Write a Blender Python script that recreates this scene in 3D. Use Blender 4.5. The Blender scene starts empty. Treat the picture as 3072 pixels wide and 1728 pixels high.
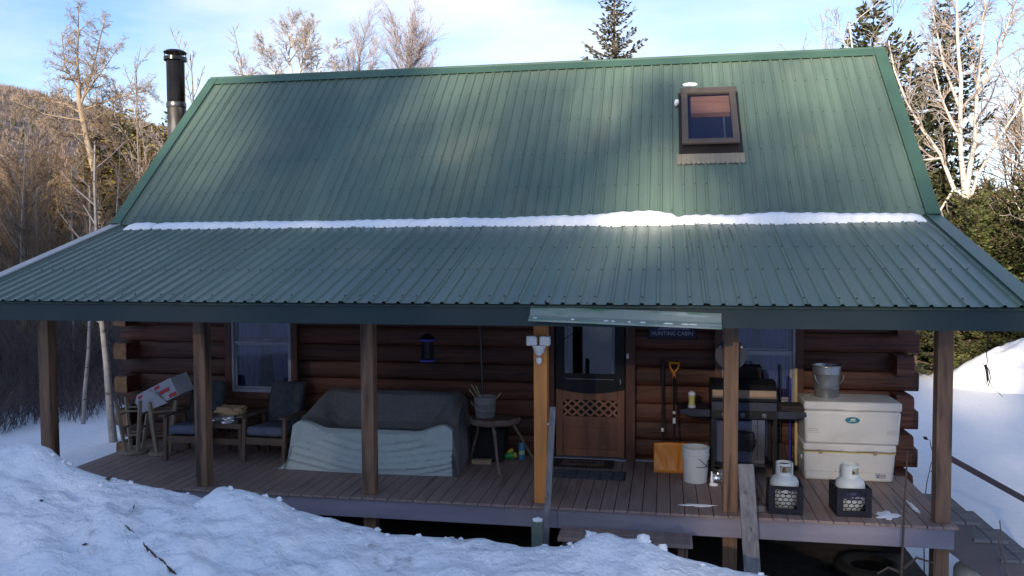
import bpy, bmesh, math, random
import numpy as np
from mathutils import Vector, Matrix, Euler, noise as mnoise
R = math.radians
scene = bpy.context.scene
COL = scene.collection

# ---------------------------------------------------------------- camera
CAM = (7.1145, -8.5879, 2.6598)
cam_d = bpy.data.cameras.new('camera'); cam = bpy.data.objects.new('camera', cam_d); COL.objects.link(cam)
cam_d.sensor_width = 36.0; cam_d.lens = 29.45; cam_d.clip_end = 5000; cam_d.clip_start = 0.1
_yaw, _pit, _rol = 0.1808, 0.0454, -0.0051
_fw = Vector((-math.sin(_yaw)*math.cos(_pit), math.cos(_yaw)*math.cos(_pit), -math.sin(_pit)))
_r = Vector((math.cos(_yaw), math.sin(_yaw), 0)); _u = _r.cross(_fw)
_r2 = _r*math.cos(_rol) + _u*math.sin(_rol); _u2 = -_r*math.sin(_rol) + _u*math.cos(_rol)
cam.matrix_world = Matrix(((_r2.x, _u2.x, -_fw.x, CAM[0]), (_r2.y, _u2.y, -_fw.y, CAM[1]), (_r2.z, _u2.z, -_fw.z, CAM[2]), (0, 0, 0, 1)))
scene.camera = cam

# ---------------------------------------------------------------- light
SUN_EL = R(15.0)
_sv = Vector((-0.18, -1.0, 0.0)).normalized()          # horizontal direction towards the sun
sun_d = bpy.data.lights.new('sun', 'SUN'); sun = bpy.data.objects.new('sun', sun_d); COL.objects.link(sun)
sun_d.energy = 5.0; sun_d.angle = R(0.5); sun_d.color = (1.0, 0.84, 0.64)
_to = Vector((_sv.x*math.cos(SUN_EL), _sv.y*math.cos(SUN_EL), math.sin(SUN_EL)))
sun.rotation_euler = _to.to_track_quat('Z', 'Y').to_euler()
sun.location = (0, -30, 30)

world = bpy.data.worlds.new('World'); scene.world = world; world.use_nodes = True
nt = world.node_tree; nt.nodes.clear(); N = nt.nodes.new; LK = nt.links.new
out = N('ShaderNodeOutputWorld'); bg = N('ShaderNodeBackground'); bg.inputs['Strength'].default_value = 0.135
sky = N('ShaderNodeTexSky'); sky.sky_type = 'NISHITA'; sky.sun_disc = False
sky.sun_elevation = SUN_EL; sky.sun_rotation = math.atan2(_sv.x, _sv.y)
sky.air_density = 1.0; sky.dust_density = 0.1; sky.ozone_density = 2.0
tc = N('ShaderNodeTexCoord'); mp = N('ShaderNodeMapping'); mp.inputs['Scale'].default_value = (2.2, 2.2, 9.0)
mp.inputs['Rotation'].default_value = (0.12, -0.10, 0.3); mp.inputs['Location'].default_value = (8.1, 4.4, 1.1)
nz = N('ShaderNodeTexNoise'); nz.inputs['Scale'].default_value = 1.25; nz.inputs['Detail'].default_value = 6; nz.inputs['Roughness'].default_value = 0.52
cr = N('ShaderNodeValToRGB'); cr.color_ramp.elements[0].position = 0.36; cr.color_ramp.elements[1].position = 0.70
cr.color_ramp.elements[0].color = (0, 0, 0, 1); cr.color_ramp.elements[1].color = (1, 1, 1, 1)
mx = N('ShaderNodeMixRGB'); mx.inputs['Color2'].default_value = (4.5, 4.75, 5.3, 1)
tn = N('ShaderNodeMixRGB'); tn.blend_type = 'MULTIPLY'; tn.inputs['Fac'].default_value = 1; tn.inputs['Color2'].default_value = (.86, .90, 1.08, 1)   # cool white balance of the camera
LK(tc.outputs['Generated'], mp.inputs['Vector']); LK(mp.outputs['Vector'], nz.inputs['Vector'])
sxz = N('ShaderNodeSeparateXYZ'); zr = N('ShaderNodeMapRange'); mlt = N('ShaderNodeMath'); mlt.operation = 'MULTIPLY'      # the thin cloud lies low in the sky
zr.inputs['From Min'].default_value = .38; zr.inputs['From Max'].default_value = .72; zr.inputs['To Min'].default_value = .95; zr.inputs['To Max'].default_value = .12
LK(tc.outputs['Generated'], sxz.inputs['Vector']); LK(sxz.outputs['Z'], zr.inputs['Value']); LK(cr.outputs['Color'], mlt.inputs[0]); LK(zr.outputs['Result'], mlt.inputs[1])
LK(nz.outputs['Fac'], cr.inputs['Fac']); LK(mlt.outputs['Value'], mx.inputs['Fac']); LK(sky.outputs['Color'], tn.inputs['Color1']); LK(tn.outputs['Color'], mx.inputs['Color1'])
LK(mx.outputs['Color'], bg.inputs['Color']); LK(bg.outputs['Background'], out.inputs['Surface'])

scene.view_settings.view_transform = 'Standard'; scene.view_settings.look = 'None'
scene.view_settings.exposure = 0.85; scene.view_settings.gamma = 1.0

# ---------------------------------------------------------------- helpers
def mat(name, c1, c2=None, scale=6.0, stretch=(1, 1, 1), rough=0.65, metal=0.0, bump=0.0, bscale=None, spec=0.4, lo=0.35, hi=0.65, detail=6, c3=None, s3=20, lo3=.6, hi3=.75, coat=0.0):
    m = bpy.data.materials.new(name); m.use_nodes = True
    t = m.node_tree; b = t.nodes['Principled BSDF']
    b.inputs['Roughness'].default_value = rough; b.inputs['Metallic'].default_value = metal
    b.inputs['Specular IOR Level'].default_value = spec; b.inputs['Coat Weight'].default_value = coat
    co = t.nodes.new('ShaderNodeTexCoord'); mpn = t.nodes.new('ShaderNodeMapping'); mpn.inputs['Scale'].default_value = stretch
    t.links.new(co.outputs['Object'], mpn.inputs['Vector'])
    if c2 is None: c2 = tuple(x*0.75 for x in c1)
    n = t.nodes.new('ShaderNodeTexNoise'); n.inputs['Scale'].default_value = scale; n.inputs['Detail'].default_value = detail
    t.links.new(mpn.outputs['Vector'], n.inputs['Vector'])
    r = t.nodes.new('ShaderNodeValToRGB'); r.color_ramp.elements[0].position = lo; r.color_ramp.elements[1].position = hi
    r.color_ramp.elements[0].color = (*c1, 1); r.color_ramp.elements[1].color = (*c2, 1)
    t.links.new(n.outputs['Fac'], r.inputs['Fac']); col = r.outputs['Color']
    if c3 is not None:
        n3 = t.nodes.new('ShaderNodeTexNoise'); n3.inputs['Scale'].default_value = s3; n3.inputs['Detail'].default_value = 5
        t.links.new(mpn.outputs['Vector'], n3.inputs['Vector'])
        r3 = t.nodes.new('ShaderNodeValToRGB'); r3.color_ramp.elements[0].position = lo3; r3.color_ramp.elements[1].position = hi3
        t.links.new(n3.outputs['Fac'], r3.inputs['Fac'])
        x = t.nodes.new('ShaderNodeMixRGB'); x.inputs['Color2'].default_value = (*c3, 1)
        t.links.new(r3.outputs['Color'], x.inputs['Fac']); t.links.new(col, x.inputs['Color1']); col = x.outputs['Color']
    t.links.new(col, b.inputs['Base Color'])
    if bump:
        nb = t.nodes.new('ShaderNodeTexNoise'); nb.inputs['Scale'].default_value = bscale or scale*3; nb.inputs['Detail'].default_value = 6
        t.links.new(mpn.outputs['Vector'], nb.inputs['Vector'])
        bp = t.nodes.new('ShaderNodeBump'); bp.inputs['Strength'].default_value = bump; bp.inputs['Distance'].default_value = 0.02
        t.links.new(nb.outputs['Fac'], bp.inputs['Height']); t.links.new(bp.outputs['Normal'], b.inputs['Normal'])
    return m

def glass_mat(name, tint, trans=0.5, rough=0.03):
    m = bpy.data.materials.new(name); m.use_nodes = True; t = m.node_tree; t.nodes.clear()
    o = t.nodes.new('ShaderNodeOutputMaterial'); a = t.nodes.new('ShaderNodeBsdfTransparent'); a.inputs['Color'].default_value = (*tint, 1)
    g = t.nodes.new('ShaderNodeBsdfGlossy'); g.inputs['Roughness'].default_value = rough; g.inputs['Color'].default_value = (.9, .93, 1, 1)
    mxn = t.nodes.new('ShaderNodeMixShader'); fr = t.nodes.new('ShaderNodeFresnel'); fr.inputs['IOR'].default_value = 1.5
    mt = t.nodes.new('ShaderNodeMath'); mt.operation = 'ADD'; mt.inputs[1].default_value = 1-trans; mt.use_clamp = True
    t.links.new(fr.outputs['Fac'], mt.inputs[0]); t.links.new(mt.outputs['Value'], mxn.inputs['Fac'])
    t.links.new(a.outputs['BSDF'], mxn.inputs[1]); t.links.new(g.outputs['BSDF'], mxn.inputs[2]); t.links.new(mxn.outputs['Shader'], o.inputs['Surface'])
    return m

class MB:
    def __init__(s): s.v = []; s.f = []; s.m = []
    def add(s, vs, fs, mi=0):
        b = len(s.v); s.v.extend([tuple(p) for p in vs])
        for f in fs: s.f.append(tuple(b+i for i in f)); s.m.append(mi)
    def box(s, x0, y0, z0, x1, y1, z1, mi=0):
        s.add([(x0,y0,z0),(x1,y0,z0),(x1,y1,z0),(x0,y1,z0),(x0,y0,z1),(x1,y0,z1),(x1,y1,z1),(x0,y1,z1)],
              [(0,3,2,1),(4,5,6,7),(0,1,5,4),(1,2,6,5),(2,3,7,6),(3,0,4,7)], mi)
    def obox(s, c, size, rot=(0,0,0), mi=0):
        M = Euler(rot).to_matrix(); h = [a/2 for a in size]; c = Vector(c); vs = []
        for z in (-1,1):
            for (x,y) in ((-1,-1),(1,-1),(1,1),(-1,1)): vs.append(c + M @ Vector((x*h[0], y*h[1], z*h[2])))
        s.add(vs, [(0,3,2,1),(4,5,6,7),(0,1,5,4),(1,2,6,5),(2,3,7,6),(3,0,4,7)], mi)
    def beam(s, p0, p1, w, h, mi=0, up=(0,0,1)):
        p0 = Vector(p0); p1 = Vector(p1); d = (p1-p0).normalized(); u = Vector(up)
        a = d.cross(u)
        if a.length < 1e-4: a = d.cross(Vector((0,1,0)))
        a.normalize(); b = a.cross(d).normalized(); vs = []
        for p in (p0, p1):
            for (i,j) in ((-1,-1),(1,-1),(1,1),(-1,1)): vs.append(p + a*(i*w/2) + b*(j*h/2))
        s.add(vs, [(0,3,2,1),(4,5,6,7),(0,1,5,4),(1,2,6,5),(2,3,7,6),(3,0,4,7)], mi)
    def tube(s, pts, rad, n=8, mi=0, cap=True):
        pts = [Vector(p) for p in pts]
        if not hasattr(rad, '__len__'): rad = [rad]*len(pts)
        b = len(s.v); k = len(pts); a = None
        for i, p in enumerate(pts):
            d = (pts[min(i+1,k-1)] - pts[max(i-1,0)])
            d = d.normalized() if d.length > 1e-9 else Vector((0,0,1))
            if a is None:
                a = d.cross(Vector((0.31,0.17,0.93)) if abs(d.z) < .9 else Vector((1,0,0))).normalized()
            else:
                a = (a - d*a.dot(d))
                a = a.normalized() if a.length > 1e-6 else d.orthogonal().normalized()
            c = d.cross(a)
            for j in range(n):
                t = 2*math.pi*j/n; q = p + (a*math.cos(t) + c*math.sin(t))*rad[i]; s.v.append((q.x,q.y,q.z))
        for i in range(k-1):
            for j in range(n):
                s.f.append((b+i*n+j, b+i*n+(j+1)%n, b+(i+1)*n+(j+1)%n, b+(i+1)*n+j)); s.m.append(mi)
        if cap and n > 2:
            s.f.append(tuple(b+j for j in reversed(range(n)))); s.m.append(mi)
            s.f.append(tuple(b+(k-1)*n+j for j in range(n))); s.m.append(mi)
    def lathe(s, prof, n=24, o=(0,0,0), mi=0, M=None, capb=True, capt=True):
        b = len(s.v); o = Vector(o)
        for (r,z) in prof:
            for j in range(n):
                t = 2*math.pi*j/n; p = Vector((r*math.cos(t), r*math.sin(t), z))
                if M: p = M @ p
                s.v.append(tuple(o+p))
        for i in range(len(prof)-1):
            for j in range(n):
                s.f.append((b+i*n+j, b+i*n+(j+1)%n, b+(i+1)*n+(j+1)%n, b+(i+1)*n+j)); s.m.append(mi)
        if capb: s.f.append(tuple(b+j for j in reversed(range(n)))); s.m.append(mi)
        if capt: s.f.append(tuple(b+(len(prof)-1)*n+j for j in range(n))); s.m.append(mi)
    def prism(s, poly, axis, t0, t1, mi=0):
        def P(a,b_,t): return {'x':(t,a,b_),'y':(a,t,b_),'z':(a,b_,t)}[axis]
        n = len(poly); vs = [P(a,b_,t0) for a,b_ in poly] + [P(a,b_,t1) for a,b_ in poly]
        fs = [tuple(range(n-1,-1,-1)), tuple(range(n,2*n))] + [(i,(i+1)%n,n+(i+1)%n,n+i) for i in range(n)]
        s.add(vs, fs, mi)
    def grid(s, nu, nv, fn, mi=0):
        b = len(s.v)
        for i in range(nu):
            for j in range(nv): s.v.append(tuple(fn(i/(nu-1), j/(nv-1))))
        for i in range(nu-1):
            for j in range(nv-1): s.f.append((b+i*nv+j, b+(i+1)*nv+j, b+(i+1)*nv+j+1, b+i*nv+j+1)); s.m.append(mi)
    def mesh(s, name, mats, smooth=None, fix=True):
        me = bpy.data.meshes.new(name); me.from_pydata(s.v, [], s.f)
        for m in (mats if isinstance(mats, (list,tuple)) else [mats]): me.materials.append(m)
        if any(s.m): me.polygons.foreach_set('material_index', s.m)
        if fix:
            bm = bmesh.new(); bm.from_mesh(me); bmesh.ops.recalc_face_normals(bm, faces=bm.faces); bm.to_mesh(me); bm.free()
        if smooth is not None:
            me.polygons.foreach_set('use_smooth', [True]*len(me.polygons))
            me.set_sharp_from_angle(angle=R(smooth))
        me.update(); return me
    def build(s, name, mats, parent=None, smooth=None, bevel=0.0, loc=None, fix=True):
        o = bpy.data.objects.new(name, s.mesh(name, mats, smooth, fix)); COL.objects.link(o)
        if parent: o.parent = parent
        if loc: o.location = loc
        if bevel:
            md = o.modifiers.new('bevel', 'BEVEL'); md.width = bevel; md.segments = 2; md.limit_method = 'ANGLE'; md.angle_limit = R(40)
        return o

def tag(o, label, cat, group=None, kind=None):
    if label: o['label'] = label
    if cat: o['category'] = cat
    if group: o['group'] = group
    if kind: o['kind'] = kind
    return o
def thing(name, label, cat, loc=(0,0,0), rz=0, group=None):
    o = bpy.data.objects.new(name, None); o.empty_display_size = .1; COL.objects.link(o); o.location = loc; o.rotation_euler = (0,0,rz)
    return tag(o, label, cat, group)
def dup(root, loc, rz=0, sc=None, label=None, group=None):
    r = root.copy(); COL.objects.link(r); r.location = loc; r.rotation_euler = (0,0,rz)
    if sc is not None: r.scale = (sc,sc,sc) if not hasattr(sc,'__len__') else sc
    if label: r['label'] = label
    if group: r['group'] = group
    for ch in list(root.children):
        c = ch.copy(); COL.objects.link(c); c.parent = r
        for g in list(ch.children):
            d = g.copy(); COL.objects.link(d); d.parent = c
    return r
def fbm(x, y, z=0.0, oct=4):
    a = 1.0; s = 0.0; f = 1.0
    for _ in range(oct): s += a*mnoise.noise((x*f, y*f, z+f)); a *= .5; f *= 2.03
    return s
def interp(x, pts):
    if x <= pts[0][0]: return pts[0][1]
    for (a,b),(c,d) in zip(pts, pts[1:]):
        if x <= c: return b + (d-b)*(x-a)/(c-a)
    return pts[-1][1]
def sstep(a, b, x):
    t = min(1, max(0, (x-a)/(b-a))); return t*t*(3-2*t)

# ---------------------------------------------------------------- materials
MT = {}
MT['log'] = mat('stained_log', (.112,.036,.020), (.064,.022,.013), 3, (.35,4,6), .6, bump=.5, bscale=6, c3=(.03,.012,.008), s3=5, lo3=.62, hi3=.8)
MT['logend'] = mat('log_end_grain', (.34,.17,.075), (.22,.10,.045), 12, rough=.75, bump=.3)
MT['post'] = mat('weathered_post', (.24,.135,.08), (.155,.086,.055), 2.2, (6,6,.7), .75, bump=.6, bscale=5, c3=(.05,.035,.03), s3=1.6, lo3=.50, hi3=.66)
MT['post_orange'] = mat('orange_post', (.62,.25,.06), (.46,.175,.05), 2.0, (6,6,.7), .6, bump=.4, bscale=5, c3=(.16,.07,.035), s3=2.0, lo3=.62, hi3=.74)  # one post, more orange than the others
MT['post_grey'] = mat('cracked_post', (.22,.125,.072), (.135,.08,.052), 2.6, (9,9,.5), .8, bump=.9, bscale=5, c3=(.05,.035,.03), s3=2.2, lo3=.58, hi3=.66)
MT['deck'] = mat('deck_board', (.30,.215,.185), (.23,.165,.145), 2.5, (5,.6,1), .7, bump=.25, bscale=20, c3=(.07,.05,.045), s3=1.2, lo3=.6, hi3=.8)
MT['rim'] = mat('rim_board', (.25,.225,.27), (.20,.18,.215), 2.0, (.5,1,3), .65, bump=.15)
MT['green'] = mat('green_roof_metal', (.118,.174,.138), (.098,.152,.124), .55, (1,.6,.6), .36, spec=.5, bump=.08, bscale=1.2, c3=(.165,.195,.150), s3=1.3, lo3=.54, hi3=.85)
_t = MT['green'].node_tree; _b = _t.nodes['Principled BSDF']; _src = _b.inputs['Base Color'].links[0].from_socket
_co = _t.nodes.new('ShaderNodeTexCoord'); _mp = _t.nodes.new('ShaderNodeMapping'); _mp.inputs['Scale'].default_value = (9, .45, .45); _t.links.new(_co.outputs['Object'], _mp.inputs['Vector'])
_n = _t.nodes.new('ShaderNodeTexNoise'); _n.inputs['Scale'].default_value = 1.6; _n.inputs['Detail'].default_value = 7; _t.links.new(_mp.outputs['Vector'], _n.inputs['Vector'])
_r = _t.nodes.new('ShaderNodeMapRange'); _r.inputs['From Min'].default_value = .35; _r.inputs['From Max'].default_value = .68; _r.inputs['To Min'].default_value = .90; _r.inputs['To Max'].default_value = 1.07; _t.links.new(_n.outputs['Fac'], _r.inputs['Value'])
_sp = _t.nodes.new('ShaderNodeSeparateXYZ'); _t.links.new(_co.outputs['Object'], _sp.inputs['Vector'])                 # each 0.87 m sheet has faded a little differently
_d = _t.nodes.new('ShaderNodeMath'); _d.operation = 'MULTIPLY_ADD'; _d.inputs[1].default_value = 1/.8742; _d.inputs[2].default_value = -.568; _t.links.new(_sp.outputs['X'], _d.inputs[0])
_f = _t.nodes.new('ShaderNodeMath'); _f.operation = 'FLOOR'; _t.links.new(_d.outputs['Value'], _f.inputs[0])
_w = _t.nodes.new('ShaderNodeTexWhiteNoise'); _w.noise_dimensions = '1D'; _t.links.new(_f.outputs['Value'], _w.inputs['W'])
_wr = _t.nodes.new('ShaderNodeMapRange'); _wr.inputs['To Min'].default_value = .91; _wr.inputs['To Max'].default_value = 1.07; _t.links.new(_w.outputs['Value'], _wr.inputs['Value'])
_m = _t.nodes.new('ShaderNodeMath'); _m.operation = 'MULTIPLY'; _t.links.new(_r.outputs['Result'], _m.inputs[0]); _t.links.new(_wr.outputs['Result'], _m.inputs[1])
_x = _t.nodes.new('ShaderNodeVectorMath'); _x.operation = 'SCALE'; _t.links.new(_src, _x.inputs[0]); _t.links.new(_m.outputs['Value'], _x.inputs['Scale']); _t.links.new(_x.outputs['Vector'], _b.inputs['Base Color'])
_rr = _t.nodes.new('ShaderNodeMapRange'); _rr.inputs['From Min'].default_value = .3; _rr.inputs['From Max'].default_value = .7; _rr.inputs['To Min'].default_value = .28; _rr.inputs['To Max'].default_value = .48; _t.links.new(_n.outputs['Fac'], _rr.inputs['Value']); _t.links.new(_rr.outputs['Result'], _b.inputs['Roughness'])
MT['greentrim'] = mat('green_trim_metal', (.06,.125,.09), (.05,.105,.08), 2, rough=.38, spec=.5)
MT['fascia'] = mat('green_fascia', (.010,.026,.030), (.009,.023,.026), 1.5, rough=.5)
MT['screw'] = mat('dark_screw', (.03,.035,.035), rough=.5, metal=.4)
_t = MT['log'].node_tree; _b = _t.nodes['Principled BSDF']; _src = _b.inputs['Base Color'].links[0].from_socket   # every course took the stain differently, with drying checks
_co = _t.nodes.new('ShaderNodeTexCoord'); _sp = _t.nodes.new('ShaderNodeSeparateXYZ'); _t.links.new(_co.outputs['Object'], _sp.inputs['Vector'])
_d = _t.nodes.new('ShaderNodeMath'); _d.operation = 'MULTIPLY_ADD'; _d.inputs[1].default_value = 1/.2295; _d.inputs[2].default_value = -.1307; _t.links.new(_sp.outputs['Z'], _d.inputs[0])
_f = _t.nodes.new('ShaderNodeMath'); _f.operation = 'FLOOR'; _t.links.new(_d.outputs['Value'], _f.inputs[0])
_w = _t.nodes.new('ShaderNodeTexWhiteNoise'); _w.noise_dimensions = '1D'; _t.links.new(_f.outputs['Value'], _w.inputs['W'])
_wr = _t.nodes.new('ShaderNodeMapRange'); _wr.inputs['To Min'].default_value = .68; _wr.inputs['To Max'].default_value = 1.25; _t.links.new(_w.outputs['Value'], _wr.inputs['Value'])
_mp = _t.nodes.new('ShaderNodeMapping'); _mp.inputs['Scale'].default_value = (.8, 6, 22); _t.links.new(_co.outputs['Object'], _mp.inputs['Vector'])
_n = _t.nodes.new('ShaderNodeTexNoise'); _n.inputs['Scale'].default_value = 2.2; _n.inputs['Detail'].default_value = 5; _t.links.new(_mp.outputs['Vector'], _n.inputs['Vector'])
_r = _t.nodes.new('ShaderNodeMapRange'); _r.inputs['From Min'].default_value = .30; _r.inputs['From Max'].default_value = .44; _r.inputs['To Min'].default_value = .25; _r.inputs['To Max'].default_value = 1.0; _t.links.new(_n.outputs['Fac'], _r.inputs['Value'])
_m = _t.nodes.new('ShaderNodeMath'); _m.operation = 'MULTIPLY'; _t.links.new(_r.outputs['Result'], _m.inputs[0]); _t.links.new(_wr.outputs['Result'], _m.inputs[1])
_x = _t.nodes.new('ShaderNodeVectorMath'); _x.operation = 'SCALE'; _t.links.new(_src, _x.inputs[0]); _t.links.new(_m.outputs['Value'], _x.inputs['Scale']); _t.links.new(_x.outputs['Vector'], _b.inputs['Base Color'])
MT['screwgreen'] = mat('green_screw', (.045,.065,.055), rough=.5)
MT['soffit'] = mat('porch_ceiling', (.10,.055,.035), (.07,.04,.025), 3, (1,5,1), .7)
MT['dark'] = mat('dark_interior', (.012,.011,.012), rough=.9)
MT['black'] = mat('black_paint', (.010,.010,.012), (.014,.014,.017), 8, rough=.5, spec=.2)
MT['blackmetal'] = mat('black_pipe', (.018,.017,.017), (.03,.027,.025), 5, rough=.22, metal=.6, spec=.6)
MT['white'] = mat('white_plastic', (.74,.75,.76), (.66,.67,.68), 4, rough=.4)
MT['whitevinyl'] = mat('window_vinyl', (.30,.30,.36), (.25,.25,.31), 4, rough=.45)
MT['snow'] = None
# the wood on the added sunward rise, behind the viewpoint: (count, x0, x1, y0, y1, scale0, scale1, share of spruces)
SHADE_SEED = 32
SHADE = [(10,-27,-14,-112,-94,.95,1.10,.4),(6,-14.5,-7,-112,-94,.82,1.0,.15),(14,-7,22,-112,-94,1.06,1.18,.85),(20,-62,-27,-112,-94,1.1,1.28,.6),(11,-32,-18,-132,-116,1.1,1.25,.45),(5,-18,-10,-132,-116,1.0,1.15,.2),(12,-10,22,-132,-116,1.08,1.2,.8),(18,-70,-32,-132,-116,1.25,1.4,.6),(3,-9,-4,-122,-112,1.12,1.2,1.0)]
# ---------------------------------------------------------------- snow material
def snow_mat(name, dirt=0.0, bump=.35):
    m = bpy.data.materials.new(name); m.use_nodes = True; t = m.node_tree; b = t.nodes['Principled BSDF']
    b.inputs['Roughness'].default_value = .75; b.inputs['Specular IOR Level'].default_value = .25
    co = t.nodes.new('ShaderNodeTexCoord')
    n1 = t.nodes.new('ShaderNodeTexNoise'); n1.inputs['Scale'].default_value = 1.7; n1.inputs['Detail'].default_value = 8; n1.inputs['Roughness'].default_value = .62
    n2 = t.nodes.new('ShaderNodeTexNoise'); n2.inputs['Scale'].default_value = 9; n2.inputs['Detail'].default_value = 7
    n4 = t.nodes.new('ShaderNodeTexNoise'); n4.inputs['Scale'].default_value = 34; n4.inputs['Detail'].default_value = 4
    for n in (n1,n2,n4): t.links.new(co.outputs['Object'], n.inputs['Vector'])
    r = t.nodes.new('ShaderNodeValToRGB'); r.color_ramp.elements[0].position = .35; r.color_ramp.elements[1].position = .7
    r.color_ramp.elements[0].color = (.92,.93,.945,1); r.color_ramp.elements[1].color = (.86,.88,.91,1)
    t.links.new(n2.outputs['Fac'], r.inputs['Fac']); col = r.outputs['Color']
    if dirt:
        rd = t.nodes.new('ShaderNodeValToRGB'); rd.color_ramp.elements[0].position = .56; rd.color_ramp.elements[1].position = .70
        rd.color_ramp.elements[1].color = (dirt,dirt,dirt,1); t.links.new(n1.outputs['Fac'], rd.inputs['Fac'])
        rs = t.nodes.new('ShaderNodeValToRGB'); rs.color_ramp.elements[0].position = .45; rs.color_ramp.elements[1].position = .66
        t.links.new(n2.outputs['Fac'], rs.inputs['Fac'])
        mm = t.nodes.new('ShaderNodeMath'); mm.operation = 'MULTIPLY'; t.links.new(rd.outputs['Color'], mm.inputs[0]); t.links.new(rs.outputs['Color'], mm.inputs[1])
        x = t.nodes.new('ShaderNodeMixRGB'); x.inputs['Color2'].default_value = (.26,.21,.16,1)
        t.links.new(mm.outputs['Value'], x.inputs['Fac']); t.links.new(col, x.inputs['Color1']); col = x.outputs['Color']
    t.links.new(col, b.inputs['Base Color'])
    ad = t.nodes.new('ShaderNodeMath'); ad.operation = 'MULTIPLY_ADD'; ad.inputs[1].default_value = .25
    t.links.new(n4.outputs['Fac'], ad.inputs[0]); t.links.new(n2.outputs['Fac'], ad.inputs[2])
    bp = t.nodes.new('ShaderNodeBump'); bp.inputs['Strength'].default_value = bump; bp.inputs['Distance'].default_value = .05
    t.links.new(ad.outputs['Value'], bp.inputs['Height']); t.links.new(bp.outputs['Normal'], b.inputs['Normal'])
    return m
MT['snow'] = snow_mat('clean_snow'); MT['snowdirty'] = snow_mat('ploughed_snow', .9, 1.0)

# ---------------------------------------------------------------- ground and hills
HA = [(-3.2,0),(-.15,0),(.1,.06),(.25,.22),(.4,.47),(.57,.76),(.73,.98),(.95,1.04),(1.3,.8),(1.8,.3),(2.4,0)]
def ground_z(x, y):
    g = interp(x, [(-6,-.45),(-1,-.35),(3,-.62),(8,-1.0),(12,-1.0),(30,-.9)])
    dx, dy = x-CAM[0], y-CAM[1]; d = math.hypot(dx, dy); a = math.atan2(-dx, dy)
    h = interp(a, HA)*(48*sstep(55, 300, d) - 12*sstep(310, 700, d))
    near = max(0, 1-max(0, d-14)/10)
    g += .05*fbm(x*.35, y*.35, 3.1, 3)*(1 if d > 3 else .4) + (fbm(x*.012, y*.012, 8.0, 3)*5*sstep(60, 220, d) if h > 1 else 0)
    if y < -35: g += 15*sstep(-38, -100, y)        # unseen sunward rise, added to lift the wood into the low sun
    return g + h
mbg = MB(); NA = 260
radii = [0.0]; r_ = .9
while r_ < 1600: radii.append(r_); r_ *= 1.055; r_ += .12
gv = []
for r_ in radii:
    for k in range(NA):
        t = 2*math.pi*k/NA; x = 6+r_*math.cos(t); y = 3+r_*math.sin(t); gv.append((x, y, ground_z(x, y)))
gf = []
for i in range(len(radii)-1):
    for k in range(NA): gf.append((i*NA+k, (i+1)*NA+k, (i+1)*NA+(k+1)%NA, i*NA+(k+1)%NA))
mbg.add(gv, gf)
MT['ground'] = snow_mat('snow_field', .12, .25)
_t = MT['ground'].node_tree                      # leaf litter and brush show through the snow out in the woods
_b = _t.nodes['Principled BSDF']; _src = _b.inputs['Base Color'].links[0].from_socket
_co = _t.nodes.new('ShaderNodeNewGeometry'); _sx = _t.nodes.new('ShaderNodeSeparateXYZ'); _t.links.new(_co.outputs['Position'], _sx.inputs['Vector'])
_mr = _t.nodes.new('ShaderNodeMapRange'); _mr.inputs['From Min'].default_value = 25; _mr.inputs['From Max'].default_value = 90; _t.links.new(_sx.outputs['Y'], _mr.inputs['Value'])
_n = _t.nodes.new('ShaderNodeTexNoise'); _n.inputs['Scale'].default_value = .35; _n.inputs['Detail'].default_value = 8; _t.links.new(_co.outputs['Position'], _n.inputs['Vector'])
_rr = _t.nodes.new('ShaderNodeValToRGB'); _rr.color_ramp.elements[0].position = .22; _rr.color_ramp.elements[1].position = .42; _t.links.new(_n.outputs['Fac'], _rr.inputs['Fac'])
_ml = _t.nodes.new('ShaderNodeMapRange'); _ml.inputs['From Min'].default_value = 3.6; _ml.inputs['From Max'].default_value = 8; _t.links.new(_sx.outputs['Y'], _ml.inputs['Value'])
_mk = _t.nodes.new('ShaderNodeMapRange'); _mk.inputs['From Min'].default_value = -3.2; _mk.inputs['From Max'].default_value = -4.6; _t.links.new(_sx.outputs['X'], _mk.inputs['Value'])
_mq = _t.nodes.new('ShaderNodeMath'); _mq.operation = 'MULTIPLY'; _t.links.new(_ml.outputs['Result'], _mq.inputs[0]); _t.links.new(_mk.outputs['Result'], _mq.inputs[1])
_mx = _t.nodes.new('ShaderNodeMath'); _mx.operation = 'MAXIMUM'; _t.links.new(_mr.outputs['Result'], _mx.inputs[0]); _t.links.new(_mq.outputs['Value'], _mx.inputs[1])
_mm = _t.nodes.new('ShaderNodeMath'); _mm.operation = 'MULTIPLY'; _t.links.new(_mx.outputs['Value'], _mm.inputs[0]); _t.links.new(_rr.outputs['Color'], _mm.inputs[1])
_x = _t.nodes.new('ShaderNodeMixRGB'); _x.inputs['Color2'].default_value = (.17,.135,.115,1); _t.links.new(_mm.outputs['Value'], _x.inputs['Fac']); _t.links.new(_src, _x.inputs['Color1']); _t.links.new(_x.outputs['Color'], _b.inputs['Base Color'])
tag(mbg.build('snow_ground', MT['ground'], smooth=80, fix=False), None, None, kind='structure')

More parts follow.
